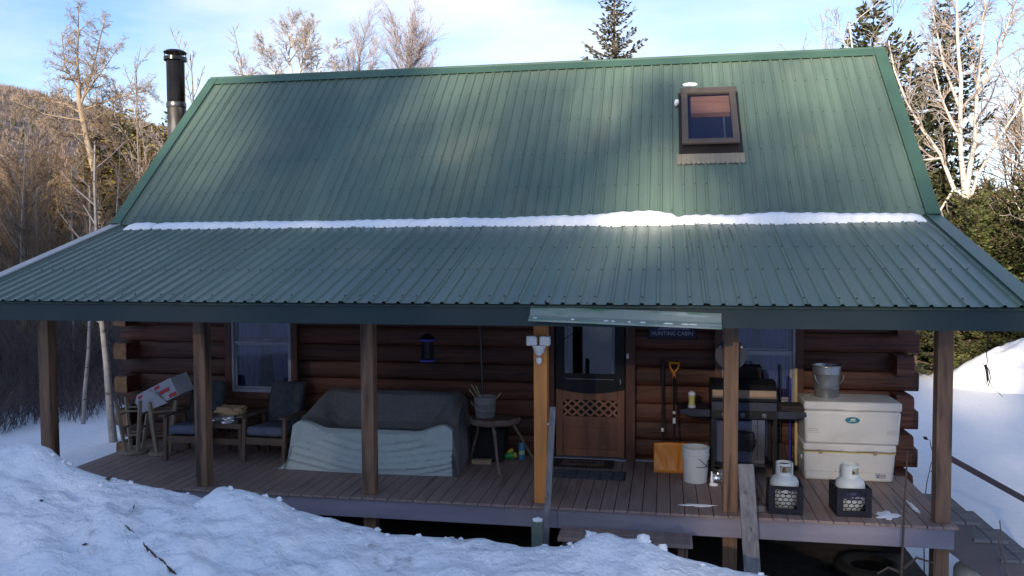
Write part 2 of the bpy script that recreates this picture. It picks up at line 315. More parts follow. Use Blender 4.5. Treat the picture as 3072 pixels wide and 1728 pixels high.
# ---------------------------------------------------------------- foreground snowbank
CREST = [(-8,.2),(-3,.45),(-1,.7),(.4,.82),(.99,.86),(1.31,.91),(1.49,.87),(1.61,.77),(1.90,.65),(2.34,.55),(2.82,.49),(3.05,.44),(3.12,.50),(3.25,.59),(3.55,.54),(3.77,.48),(3.88,.40),(4.14,.33),(4.61,.26),(4.76,.22),(5.2,.23),(5.73,.21),(6.0,.19),(6.37,.24),(6.50,.31),(6.66,.35),(6.78,.28),(6.95,.29),(7.12,.22),(7.27,.17),(7.67,.10),(7.98,.04),(8.6,-.15),(9.5,-.5),(10.6,-.85),(12,-1.1)]
def bank_z(x, y):
    g = ground_z(x, y) - .02; c0 = interp(x, CREST); c = sum(interp(x+q*.16, CREST) for q in (-4,-3,-2,-1,0,1,2,3,4))/9; lc = c0-c
    yc = -1.8 + .10*fbm(x*.9, 2.2, 0, 2); dy = y - yc
    if dy > 0: w = math.exp(-(dy/.62)**2)
    else: w = math.exp(-(dy/3.1)**2)*.93 + .07*math.exp(-(dy/.4)**2)
    z = g + (c-g)*w
    z += lc*math.exp(-(dy/.30)**2)
    fade = sstep(0, .5, -dy)*sstep(-8.5, -6, y)
    l1 = fbm(x*1.3, y*1.3, 5.0, 4); l2 = abs(fbm(x*2.6, y*2.6, 9.0, 3))
    l3 = fbm(x*2.2, y*2.2, 12.0, 4); l3 = math.copysign(abs(l3)**.7, l3)
    mk = .35+.65*sstep(-.25,.35,fbm(x*.6, y*.6, 20.0, 2))
    z += fade*(.085*l1 - .09*l2*mk + .075*l3*mk + .02) + (.018*fbm(x*5, y*5, 2.0, 4) - .020*abs(fbm(x*9, y*9, 4.0, 3)))*w
    return z
mbs = MB(); NX, NY = 420, 190
mbs.grid(NX, NY, lambda u, v: (lambda x, y: (x, y, bank_z(x, y)))(-8+20*u, -9+8.6*(1-(1-v)**1.5)))
_rg = random.Random(31)
def lump(mb, c, r, sd):
    def fn(u, v):
        th = 2*math.pi*u; ph = math.pi*v; d = Vector((math.cos(th)*math.sin(ph), math.sin(th)*math.sin(ph), math.cos(ph))); k = .9+.6*mnoise.noise((d.x*1.6+sd, d.y*1.6, d.z*1.6))+.3*mnoise.noise((d.x*4+sd, d.y*4, d.z*4)); return (c[0]+d.x*r*k*1.2, c[1]+d.y*r*k, c[2]+d.z*r*k*.8)
    mb.grid(13, 8, fn)
for k in range(90):
    x = _rg.uniform(.6,8.0); y = -1.8+_rg.choice([_rg.uniform(-.25,.12), _rg.uniform(-2.2,0)]); r = _rg.uniform(.008,.028)*(1 if _rg.random() > .12 else 1.7); lump(mbs, (x,y,bank_z(x,y)+r*.15), r, k*1.3)
for (x,y,r) in ((6.52,-1.75,.045),(6.95,-1.74,.05),(7.1,-1.74,.035),(6.12,-1.72,.04),(3.62,-1.75,.035)): lump(mbs, (x,y,bank_z(x,y)+r*.1), r, x*3)
tag(mbs.build('snowbank', MT['snowdirty'], smooth=80, fix=False), None, None, kind='structure')

mbx = MB()
mbx.grid(60, 24, lambda u, v: (lambda x, y: (x, y, max(ground_z(x, y)+.012, -9)))(-.3+10.3*u, -1.15+.12*fbm(u*9,1,1,2)+3.4*v))
tag(mbx.build('bare_earth', mat('bare_earth', (.035,.028,.024), (.06,.05,.045), 6, rough=.95, bump=.6), smooth=80, fix=False), None, None, kind='structure')
# ---------------------------------------------------------------- cabin
cabin = thing('log_cabin', 'brown log cabin with green metal roof and long covered porch', 'cabin', (0,0,0))
XL, XR = -.5245, 10.2745
EY, EZ = -.824, 2.15; BY, BZ = 2.03, 3.026; RY, RZ = 4.694, 5.576
PX = [-.02, 1.96, 3.94, 5.84, 7.77, 9.76]
RIB0, RIBP = 6.614 % .1457, .1457
def roof_sheet(x0, x1, P0, P1, rows, lapphase):
    """one ribbed sheet from the eave line P0=(y,z) to the upper line P1"""
    mb = MB(); d = Vector((0, P1[0]-P0[0], P1[1]-P0[1])); Ls = d.length; d.normalize(); n = Vector((0, -d.z, d.y))
    if n.z < 0: n = -n
    prof = [(x0, 0.0)]; k0 = int(math.ceil((x0+.03-RIB0)/RIBP)); ribs = []
    k = k0
    while RIB0+k*RIBP < x1-.03:
        x = RIB0+k*RIBP; lap = (k-lapphase) % 6 == 0; ribs.append((x, lap))
        if lap: prof += [(x-.034,0),(x-.024,.021),(x-.006,.021),(x-.002,.012),(x+.004,.012),(x+.008,.019),(x+.022,.019),(x+.034,0)]
        else: prof += [(x-.022,0),(x-.010,.019),(x+.010,.019),(x+.022,0)]
        k += 1
    prof.append((x1, 0.0)); vs = []
    for s in (0.0, Ls):
        for (x, h) in prof:
            p = Vector((x, P0[0], P0[1])) + d*s + n*h; vs.append(p)
    m = len(prof); mb.add(vs, [(i, i+1, m+i+1, m+i) for i in range(m-1)], 0)
    mb.add([Vector((x0,P0[0],P0[1]))-n*.03, Vector((x1,P0[0],P0[1]))-n*.03, Vector((x1,P1[0],P1[1]))-n*.03, Vector((x0,P1[0],P1[1]))-n*.03], [(0,1,2,3)], 0)
    rg = random.Random(5)
    for (s, prob) in rows:
        for (x, lap) in ribs:
            if rg.random() > prob: continue
            c = Vector((x-(.014 if lap else 0), P0[0], P0[1])) + d*(s+rg.uniform(-.008,.008)) + n*.02
            vs = []
            for h, rr in ((0,.0085),(.008,.007)):
                for j in range(6):
                    t = j*math.pi/3; vs.append(c + Vector((1,0,0))*rr*math.cos(t) + d*rr*math.sin(t) + n*h)
            mb.add(vs, [(5,4,3,2,1,0)[::-1] and tuple(range(6,12))] + [(j,(j+1)%6,6+(j+1)%6,6+j) for j in range(6)], 1)
    return mb
def sl(y, P0, P1): return (y-P0[0])/(P1[0]-P0[0])*math.hypot(P1[0]-P0[0], P1[1]-P0[1])
E0, E1 = (EY,EZ), (BY,BZ)
roof_sheet(XL+.05, XR-.05, E0, (BY+.10, BZ+.03), [(sl(-.68,E0,E1),.45),(sl(.1,E0,E1),1),(sl(.84,E0,E1),1),(sl(1.67,E0,E1),1)], 3).build('porch_roof', [MT['green'], MT['screw']], cabin, fix=False)
U0, U1 = (BY-.03, BZ+.012), (RY, RZ)
up = roof_sheet(XL+.05, XR-.05, U0, U1, [(sl(2.09,U0,U1),1),(sl(2.47,U0,U1),.8),(sl(2.99,U0,U1),1),(sl(3.57,U0,U1),1),(sl(4.14,U0,U1),1)], 0)
by_, bz_ = 2*RY-BY, BZ
up.add([(XL+.05,RY,RZ-.005),(XR-.05,RY,RZ-.005),(XR-.05,by_+.3,bz_-.28),(XL+.05,by_+.3,bz_-.28)], [(0,1,2,3)], 0)
up.build('upper_roof', [MT['green'], MT['screwgreen']], cabin, fix=False)
# ridge cap, rake trim
def strip(mb, x0, x1, P0, P1, off, th):
    d = Vector((0,P1[0]-P0[0],P1[1]-P0[1])).normalized(); n = Vector((0,-d.z,d.y)); n = n if n.z > 0 else -n
    vs = []
    for o_ in (off, off+th):
        for (x, P) in ((x0,P0),(x1,P0),(x1,P1),(x0,P1)): vs.append(Vector((x,P[0],P[1]))+n*o_)
    mb.add(vs, [(0,3,2,1),(4,5,6,7),(0,1,5,4),(1,2,6,5),(2,3,7,6),(3,0,4,7)])
rc = MB(); dU = Vector((0,U1[0]-U0[0],U1[1]-U0[1])).normalized(); nU = Vector((0,-dU.z,dU.y))
lo = Vector((0,RY,RZ))-dU*.17
strip(rc, XL+.01, XR-.01, (lo.y, lo.z), (RY,RZ), .023, .012)
strip(rc, XL+.01, XR-.01, (2*RY-lo.y, lo.z), (RY,RZ), .023, .012)
rc.tube([(XL+.005,RY,RZ+.032),(XR-.005,RY,RZ+.032)], .022, 10)
rc.build('ridge_cap', MT['greentrim'], cabin, bevel=.003)
for (xa, xb, s) in ((XL, XL+.15, -1), (XR-.15, XR, 1)):
    mb = MB(); strip(mb, xa+.002, xb, U0, (RY-.004,RZ-.004), .026, .006)
    xo = xa if s < 0 else xb
    strip(mb, min(xo,xo+s*.018), max(xo,xo+s*.018), U0, (RY,RZ), -.14, .172)
    xi = xb-.02 if s < 0 else xa
    strip(mb, xi, xi+.02, U0, (RY-.004,RZ-.004), .032, .012)
    mb.build('rake_trim', MT['greentrim'], cabin)
    mb = MB(); strip(mb, xa+.002, xb, E0, (BY-.04,BZ-.012), .026, .006)
    strip(mb, min(xo,xo+s*.018), max(xo,xo+s*.018), E0, (BY+.02,BZ+.006), -.14, .172)
    strip(mb, xi, xi+.02, E0, (BY-.04,BZ-.012), .032, .012)
    mb.build('rake_trim', MT['greentrim'] if s > 0 else mat('pale_trim', (.42,.41,.40), (.34,.34,.33), 2, rough=.35, spec=.5), cabin)  # left porch rake trim is a paler grey than the other trims
# fascia, beam, porch ceiling
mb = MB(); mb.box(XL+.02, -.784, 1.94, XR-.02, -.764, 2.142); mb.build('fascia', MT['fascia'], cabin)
mb = MB(); strip(mb, XL+.06, XR-.06, (-.762,2.095), (2.10,2.97), -.045, .02)
for i in range(19):
    x = XL+.15+i*(XR-XL-.3)/18; mb.beam((x,-.74,2.0),(x,2.0,2.84),.04,.11)
mb.build('porch_ceiling', MT['soffit'], cabin)
mb = MB(); mb.box(-.2,.01,1.93,9.95,.13,2.125); mb.build('porch_beam', MT['post'], cabin)
# melt water running down the porch roof under the snow
WET = mat('wet_trickle', (.025,.04,.035), (.03,.05,.045), 8, rough=.12, spec=.7)
dE = Vector((0,E1[0]-E0[0],E1[1]-E0[1])).normalized(); nE = Vector((0,-dE.z,dE.y)); _rg = random.Random(3)
for (x,ya,yb,w) in ((7.40,1.72,.56,.010),(7.57,1.72,1.13,.008),(7.72,1.72,.56,.011),(7.86,1.72,1.07,.014),(8.01,1.70,1.27,.008),(7.14,1.72,.9,.006),(6.55,1.72,1.0,.006),(8.30,1.7,1.2,.007)):
    if abs(((x-RIB0)/RIBP+.5)%1-.5) < .18: x += .045
    mb = MB(); n = 14; vs = []; dx = 0
    for i in range(n+1):
        y = ya+(yb-ya)*i/n; dx += _rg.uniform(-.008,.008); p = Vector((x+dx, EY, EZ))+dE*sl(y,E0,E1)+nE*.003; ww = w*_rg.uniform(.4,1.1)*(1-.5*i/n); vs += [p-Vector((ww/2,0,0)), p+Vector((ww/2,0,0))]
    mb.add(vs, [(2*i,2*i+1,2*i+3,2*i+2) for i in range(n)]); mb.build('melt_trickle', WET, cabin, fix=False)
# posts
for i, x in enumerate(PX):
    key = {3:'post_orange', 4:'post_grey'}.get(i, 'post')
    mb = MB(); mb.box(x-.07, 0, .002, x+.07, .14, 1.931)
    o = mb.build('porch_post', MT[key], cabin, bevel=.006)
    if i == 3: o['label'] = 'bright orange porch post left of the door'
    if i == 4: o['label'] = 'cracked grey brown porch post in front of the grill'
# deck
mb = MB(); rg = random.Random(2); xd0, xd1 = -.07, 9.875; nb = 70; pw = (xd1-xd0)/nb
for i in range(nb):
    x = xd0+i*pw; ov = rg.uniform(-.006,.006); mb.box(x+.0035, -.105+ov, -.026+rg.uniform(-.002,.001), x+pw-.0035, 2.02, 0)
mb.build('deck_boards', MT['deck'], cabin, bevel=.004)
mb = MB(); mb.box(-.04,-.075,-.225,6.02,-.05,-.028); mb.build('rim_board', MT['rim'], cabin); mb = MB(); mb.box(6.024,-.075,-.225,9.84,-.05,-.028); mb.build('rim_board', MT['rim'], cabin)
for xr in (9.815,-.04): mb = MB(); mb.box(xr,-.048,-.225,xr+.025,2.0,-.028); mb.build('rim_board', MT['rim'], cabin)
mb = MB()
for i in range(24): mb.box(.3+i*.4,-.045,-.215,.34+i*.4,2.0,-.03)
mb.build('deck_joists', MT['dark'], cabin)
for x in PX:
    mb = MB(); mb.box(x-.07,.03,-1.25,x+.07,.17,-.23); mb.build('deck_post', MT['post_grey'], cabin)
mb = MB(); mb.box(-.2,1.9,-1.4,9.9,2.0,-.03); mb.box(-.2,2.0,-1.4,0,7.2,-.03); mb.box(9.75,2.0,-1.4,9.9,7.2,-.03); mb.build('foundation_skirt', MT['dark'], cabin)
# log walls : D shaped courses, cut round the openings
WY = 2.017; CH = .2295; Z0 = .03-CH
def dlog(z, h):   # profile (outward, z)
    return [(0,z+.010),(.042,z+.003),(.059,z+.018),(.064,z+h*.30),(.066,z+h*.6),(.061,z+h-.028),(.044,z+h-.004),(0,z+h-.010)]
OPEN = [(1.24,2.22,.73,1.96),(5.66,6.70,-.1,2.02),(7.76,8.72,.73,1.96)]
mb = MB(); ends = MB(); courses = 13
for k in range(courses):
    z = Z0+k*CH; xa = -.46 if k % 2 else -.24; xb = 10.09 if k % 2 else 9.84
    cuts = [(a,b) for a,b,c,d in OPEN if z+CH > c+.02 and z < d-.02]; x = xa
    segs = []
    for a,b in sorted(cuts): segs.append((x,a)); x = b
    segs.append((x,xb))
    for a,b in segs: mb.prism([(WY+.066-o_, zz) for o_,zz in dlog(z,CH)] + [(WY+.16,z+CH),(WY+.16,z)], 'x', a, b)
mb.build('log_wall', MT['log'], cabin, smooth=50)
for (xo, s) in ((-.32,-1),(9.92,1)):
    mb = MB(); LE = []
    for k in range(courses):
        z = Z0+k*CH; y0 = 1.74 if k % 2 == 0 else 2.19
        poly = [(xo+s*(o_-.02), zz) for o_,zz in dlog(z,CH)] + [(xo-s*.15,z+CH),(xo-s*.15,z)]
        mb.prism(poly, 'y', y0, 7.35)
        if k % 2 == 0: me_ = MB(); LE.append(me_); me_.prism([(xo+s*(o_-.023), zz) for o_,zz in dlog(z,CH)] + [(xo-s*.147,z+CH-.002),(xo-s*.147,z+.002)], 'y', 1.736, 1.7395)
    mb.prism([(2.1,2.78),(7.28,2.78),(RY,RZ-.12)], 'x', xo-.07, xo+.03)
    w = mb.build('side_wall', MT['log'], cabin, smooth=50)
    for me_ in LE: me_.build('log_end', MT['logend'] if s < 0 else MT['log'], w)
mb = MB(); mb.box(-.3,7.2,-1.4,9.9,7.34,2.9); mb.box(-.2,2.9,-.05,9.8,7.2,-.02); mb.build('back_wall', MT['log'], cabin)

# windows
MT['glass'] = glass_mat('window_glass', (.42,.44,.66), .96); MT['glassdoor'] = glass_mat('door_glass', (.2,.21,.25), .97)
MT['curtain'] = mat('pale_curtain', (.26,.25,.36), (.19,.185,.29), 3, (8,1,.6), .9)
MT['trimwood'] = mat('brown_trim', (.10,.034,.02), (.065,.024,.015), 3, (4,4,.6), .6, bump=.3)
def window(x0, x1, z0, z1, rail, blueblind=False):
    w = bpy.data.objects.new('window', None); COL.objects.link(w); w.parent = cabin
    f = MB(); y0, y1 = 1.925, 1.985; t = .035
    f.box(x0,y0,z0,x0+t,y1,z1); f.box(x1-t,y0,z0,x1,y1,z1); f.box(x0+t,y0-.012,z0,x1-t,y1,z0+.045); f.box(x0+t,y0,z1-t,x1-t,y1,z1)
    f.box(x0+t,y0+.015,rail-.018,x1-t,y1+.004,rail+.018)
    for (a,b,c,d,yo) in ((x0+t,x1-t,z0+.045,rail-.018,.035),(x0+t,x1-t,rail+.018,z1-t,.05)):
        f.box(a,y0+yo,c,a+.028,y0+yo+.025,d); f.box(b-.028,y0+yo,c,b,y0+yo+.025,d); f.box(a+.028,y0+yo,c,b-.028,y0+yo+.025,c+.028); f.box(a+.028,y0+yo,d-.02,b-.028,y0+yo+.025,d)
    f.build('frame', MT['whitevinyl'], w, bevel=.003)
    tr = MB(); tr.box(x0-.09,1.915,z0-.09,x0-.002,1.96,z1+.06); tr.box(x1+.002,1.915,z0-.09,x1+.09,1.96,z1+.06); tr.box(x0-.002,1.918,z0-.09,x1+.002,1.96,z0-.002); tr.build('trim', MT['trimwood'], w)
    p = MB(); p.add([(x0+t+.028,1.974,z0+.073),(x1-t-.028,1.974,z0+.073),(x1-t-.028,1.974,rail-.018),(x0+t+.028,1.974,rail-.018)],[(0,1,2,3)]); p.add([(x0+t+.028,1.989,rail+.046),(x1-t-.028,1.989,rail+.046),(x1-t-.028,1.989,z1-.055),(x0+t+.028,1.989,z1-.055)],[(0,1,2,3)]); p.build('pane', MT['glass'], w, fix=False)
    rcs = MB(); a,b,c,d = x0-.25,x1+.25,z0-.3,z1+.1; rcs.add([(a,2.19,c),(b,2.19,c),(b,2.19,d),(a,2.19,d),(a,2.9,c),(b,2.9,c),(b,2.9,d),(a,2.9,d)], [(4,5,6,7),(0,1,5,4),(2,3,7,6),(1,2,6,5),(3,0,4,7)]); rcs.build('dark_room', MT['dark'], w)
    cu = MB()
    for (a,b,ph) in ((x0+.02,(x0+x1)/2-.09,.3),((x0+x1)/2+.06,x1-.02,2.0)):
        def fn(u,v,a=a,b=b,ph=ph):
            z = z0+.02+(z1-z0-.04)*v; sp = 1-.16*math.sin(math.pi*min(1,(1-v)*1.0))*(1 if ph < 1 else -1)*0
            x = a+(b-a)*u; inn = (1 if ph < 1 else -1); x += inn*.10*(v-.45)*(u if ph < 1 else 1-u)
            return (x, 2.10+.022*math.sin(u*26+ph)+.012*math.sin(u*11+2*v), z)
        cu.grid(50, 14, fn)
    cu.build('curtain', MT['curtain'], w, smooth=80, fix=False)
    return w
w1 = window(1.29,2.16,.745,1.93,1.42)
w2 = window(7.81,8.67,.78,1.93,1.40)

# door
door = bpy.data.objects.new('door', None); COL.objects.link(door); door.parent = cabin
DW = mat('door_wood', (.26,.105,.052), (.19,.075,.038), 2.5, (5,5,.5), .5, bump=.25, c3=(.10,.045,.028), s3=1.6, lo3=.6, hi3=.8)
DJ = MB(); DJ.box(5.62,1.90,.0,5.735,1.99,2.02); DJ.box(6.635,1.90,0,6.75,1.99,2.02); DJ.build('jamb', MT['trimwood'], door)
mb = MB(); mb.box(5.735,1.89,.001,6.635,1.99,.022); mb.build('threshold', MT['whitevinyl'], door)
mb = MB(); z0 = .035                                       # lower wooden door: stiles, rails, raised panel
mb.box(5.75,1.945,z0,5.84,1.985,.90); mb.box(6.53,1.945,z0,6.62,1.985,.90); mb.box(5.84,1.945,z0,6.53,1.985,.13); mb.box(5.84,1.945,.46,6.53,1.985,.545); mb.box(5.84,1.945,.755,6.53,1.985,.90)
mb.box(5.84,1.962,.13,6.53,1.985,.46); mb.box(5.90,1.953,.185,6.47,1.962,.41); mb.build('panel', DW, door, bevel=.006)
mb = MB(); mb.box(5.842,1.975,.547,6.528,1.985,.753); mb.build('lattice_backing', MT['dark'], door)
mb = MB(); n_ = 6; st = .686/n_
for i in range(-2, n_+2):
    for s in (1,-1):
        pts = []
        for zz in (.548,.752):
            t = (zz-.548)/.204; xx = 5.842+(i+ (t if s > 0 else 1-t)*2.0)*st
            pts.append((xx, zz))
        (xa,za),(xb,zb) = pts
        def clip(xa,za,xb,zb):
            lo_, hi_ = 5.842, 6.528
            if max(xa,xb) <= lo_ or min(xa,xb) >= hi_: return None
            def at(x): return za+(zb-za)*(x-xa)/(xb-xa)
            A,B = (xa,za),(xb,zb)
            if xa < lo_: A = (lo_,at(lo_))
            if xa > hi_: A = (hi_,at(hi_))
            if xb < lo_: B = (lo_,at(lo_))
            if xb > hi_: B = (hi_,at(hi_))
            return A,B
        c = clip(xa,za,xb,zb)
        if c and abs(c[0][0]-c[1][0]) > .01: mb.beam((c[0][0],1.962-.006*s,c[0][1]),(c[1][0],1.962-.006*s,c[1][1]),.01,.026,up=(0,1,0)) if False else mb.beam((c[0][0],1.962-.006*s,c[0][1]),(c[1][0],1.962-.006*s,c[1][1]),.026,.010,up=(0,1,0))
mb.build('lattice', mat('lattice_wood', (.40,.17,.085), (.31,.13,.065), 3, rough=.55), door)
mb = MB()                                                 # black storm panel with a curved lower edge
arc = [(5.75+.87*i/16, .895-.055*math.sin(math.pi*i/16)) for i in range(17)]
mb.prism(arc + [(6.62,1.06),(5.75,1.06)], 'y', 1.93, 1.944)
mb.box(5.75,1.93,1.06,5.865,1.944,2.0); mb.box(6.495,1.93,1.06,6.62,1.944,2.0); mb.box(5.865,1.93,1.06,6.495,1.944,1.095); mb.box(5.865,1.93,1.92,6.495,1.944,2.0)
mb.build('storm_panel', MT['black'], door)
mb = MB(); mb.box(5.885,1.924,1.095,5.905,1.929,1.92); mb.box(6.46,1.924,1.095,6.48,1.929,1.92); mb.box(5.87,1.922,1.02,6.49,1.929,1.03); mb.build('storm_trim', mat('dull_trim', (.16,.16,.2), rough=.5), door)
mb = MB(); mb.add([(5.865,1.936,1.095),(6.495,1.936,1.095),(6.495,1.936,1.92),(5.865,1.936,1.92)],[(0,1,2,3)]); mb.build('pane', MT['glassdoor'], door, fix=False)
mb = MB(); mb.box(5.75,1.99,.9,6.62,2.0,2.0); mb.build('backing', MT['dark'], door)
for (x,z,h) in ((6.66,1.30,.06),(6.66,1.345,.02),(5.72,.36,.05)):
    mb = MB(); mb.box(x-.014,1.886,z,x+.014,1.899,z+h); mb.tube([(x,1.882,z),(x,1.882,z+h)], .006, 6); mb.build('hinge', MT['white'], door)
mb = MB(); mb.tube([(6.57,1.93,1.0),(6.57,1.895,1.0)], .012, 8); mb.tube([(6.57,1.893,.97),(6.57,1.893,1.04)], .009, 8); mb.build('handle', mat('dull_brass', (.4,.35,.3), rough=.3, metal=1), door)
mb = MB(); mb.box(6.76,1.93,.002,7.0,1.945,.022); mb.build('sill_flashing', MT['whitevinyl'], cabin)

# skylight
SP = math.atan2(U1[1]-U0[1], U1[0]-U0[0])
def on_roof(x, s, h=0.0): return Vector((x,U0[0],U0[1])) + dU*s + nU*h
sk = bpy.data.objects.new('skylight', None); COL.objects.link(sk); sk.parent = cabin
def rbox(mb, x0, x1, s0, s1, h0, h1, mi=0):
    vs = [on_roof(x,s,h) for h in (h0,h1) for (x,s) in ((x0,s0),(x1,s0),(x1,s1),(x0,s1))]
    mb.add(vs, [(0,3,2,1),(4,5,6,7),(0,1,5,4),(1,2,6,5),(2,3,7,6),(3,0,4,7)], mi)
SB = mat('brown_skylight_frame', (.14,.115,.095), (.11,.09,.075), 4, rough=.4, metal=.3)
sx0, sx1, ss0, ss1 = 7.335, 8.085, 1.36, 2.60
mb = MB(); rbox(mb,sx0,sx0+.085,ss0,ss1,.11,.145); rbox(mb,sx1-.085,sx1,ss0,ss1,.11,.145); rbox(mb,sx0+.085,sx1-.085,ss0,ss0+.09,.11,.145); rbox(mb,sx0-.02,sx1+.02,ss1-.06,ss1+.06,.10,.155)
mb.build('frame', SB, sk, bevel=.006)
mb = MB(); rbox(mb,sx0+.02,sx1-.02,ss0+.03,ss0+.06,.018,.11); rbox(mb,sx0+.02,sx0+.05,ss0+.06,ss1,.018,.11); rbox(mb,sx1-.05,sx1-.02,ss0+.06,ss1,.018,.11); rbox(mb,sx0+.05,sx1-.05,ss1-.03,ss1,.018,.11)
rbox(mb,sx0-.03,sx1+.03,ss0-.10,ss0+.03,.022,.045); rbox(mb,sx0-.04,sx0+.019,ss0-.1,ss1+.1,.021,.05); rbox(mb,sx1-.019,sx1+.04,ss0-.1,ss1+.1,.021,.05)
mb.build('curb', mat('dark_curb', (.035,.03,.028), rough=.45, metal=.2), sk)
mb = MB(); mb.add([on_roof(sx0+.085,ss0+.09,.128),on_roof(sx1-.085,ss0+.09,.128),on_roof(sx1-.085,ss1-.06,.128),on_roof(sx0+.085,ss1-.06,.128)],[(0,1,2,3)]); mb.build('pane', glass_mat('skylight_glass', (.75,.78,.95), .97), sk, fix=False)
mb = MB(); rbox(mb,sx0+.05,sx1-.05,ss0+.06,ss1-.03,.019,.0195); mb.build('shaft', mat('dark_shaft', (.012,.014,.045), rough=.8), sk)
mb = MB(); rbox(mb,sx0+.13,sx1-.09,ss1-.50,ss1-.09,.03,.10); mb.build('pine_header', mat('pine_board', (.40,.21,.11), (.30,.145,.07), 3, (.6,6,6), .6), sk)
mb = MB(); nn = 14
for i in range(nn):
    a = sx0-.07+i*(sx1-sx0+.13)/nn; b = a+(sx1-sx0+.13)/nn*.96; q = [on_roof(a,ss0-.1,.035),on_roof(b,ss0-.1,.035),on_roof(b,ss0-.29,.026),on_roof((a+b)/2,ss0-.315,.024),on_roof(a,ss0-.29,.026)]
    mb.add(q, [(0,1,2,3,4)]); 
mb.build('apron_flashing', mat('tan_flashing', (.28,.25,.19), (.22,.195,.15), 6, rough=.5), sk, fix=False)
sn = MB(); 
def blob(mb, c, r, seed, n=10, flat=.6):
    c = Vector(c)
    def fn(u,v):
        th = 2*math.pi*u; ph = math.pi*v; d = Vector((math.cos(th)*math.sin(ph), math.sin(th)*math.sin(ph), math.cos(ph)))
        k = 1+.25*mnoise.noise((d.x*1.7+seed, d.y*1.7, d.z*1.7+seed*.3)); return c + Vector((d.x*r[0], d.y*r[1], d.z*r[2]))*k
    mb.grid(2*n+1, n+1, fn)
blob(sn, on_roof(7.46,2.71,.17), (.11,.06,.035), 1.3); o = sn.build('snow_patch', MT['snow'], None, smooth=80, fix=False)
tag(o, 'small lump of snow on the top edge of the skylight', 'snow', 'leftover snow around the skylight')
sn = MB(); blob(sn, on_roof(7.27,2.42,.07), (.035,.07,.05), 4.1); o = sn.build('snow_patch', MT['snow'], None, smooth=80, fix=False)
tag(o, 'small clump of snow beside the upper left corner of the skylight', 'snow', 'leftover snow around the skylight')

# stovepipe
sp = bpy.data.objects.new('stovepipe', None); COL.objects.link(sp); sp.parent = cabin; cx, cy = -1.17, 4.69
PIPE2 = mat('stained_pipe', (.03,.027,.026), (.10,.103,.11), 3, (2.2,2.2,.5), .55, metal=.2, lo=.45, hi=.60)
mb = MB(); mb.lathe([(.145,5.20),(.15,5.21),(.15,5.93),(.155,5.94)], 28, (cx,cy,0)); mb.build('flue', MT['blackmetal'], sp, smooth=40)
mb = MB(); mb.lathe([(.15,-.8),(.15,5.14)], 28, (cx,cy,0)); mb.build('lower_flue', PIPE2, sp, smooth=40)
mb = MB(); mb.lathe([(.16,5.13),(.165,5.15),(.165,5.20),(.16,5.22)], 28, (cx,cy,0)); mb.build('band', mat('band_metal', (.12,.12,.12), rough=.3, metal=.8), sp, smooth=40)
mb = MB(); mb.lathe([(.165,5.92),(.19,5.935),(.19,5.99),(.178,5.99)], 28, (cx,cy,0), capb=False, capt=False)
for j in range(4):
    t = j*math.pi/2+.5; mb.tube([(cx+.17*math.cos(t),cy+.17*math.sin(t),5.97),(cx+.17*math.cos(t),cy+.17*math.sin(t),6.08)], .008, 6)
mb.lathe([(.185,6.06),(.192,6.075),(.15,6.105),(.05,6.12),(.001,6.122)], 28, (cx,cy,0)); mb.build('cap', MT['blackmetal'], sp, smooth=40)
mb = MB(); mb.beam((cx+.15,cy,2.0),(-.34,cy,2.0),.05,.03); mb.beam((cx+.15,cy,4.2),(-.34,cy,4.2),.05,.03); mb.build('bracket', MT['blackmetal'], sp)

# side steps and handrail
st_ = bpy.data.objects.new('steps', None); COL.objects.link(st_); st_.parent = cabin
GT = mat('grey_tread', (.20,.19,.19), (.14,.13,.13), 3, (1,6,1), .8, bump=.3); 
TR = [(9.88,10.145,-.018),(10.09,10.40,-.185),(10.34,10.68,-.37),(10.62,11.0,-.56)]
for i,(a,b,z) in enumerate(TR):
    mb = MB(); ym = .62
    mb.box(a,.15,z-.03,(a+b)/2-.004,1.1,z); mb.box((a+b)/2+.004,.15,z-.03,b,1.1,z); mb.build('tread', GT, st_, bevel=.003)
mb = MB(); poly = [(9.85,-.05),(10.09,-.05),(10.09,-.217),(10.34,-.217),(10.34,-.402),(10.62,-.402),(10.62,-.592),(10.98,-.592),(10.98,-.98),(10.75,-.98),(9.85,-.32)]
SGM = mat('step_stringer', (.13,.11,.115), (.10,.085,.09), 3, rough=.75)
mb.prism(poly,'y',.18,.215); mb.build('stringer', SGM, st_); mb = MB(); mb.prism(poly,'y',1.03,1.065); mb.build('stringer', SGM, st_)
mb = MB(); mb.beam((10.04,.95,.457),(11.2,.95,-.19),.045,.06); mb.beam((11.1,.95,-1.05),(11.1,.95,-.14),.06,.06); mb.build('handrail', mat('dark_rail', (.075,.05,.055), rough=.6), st_)
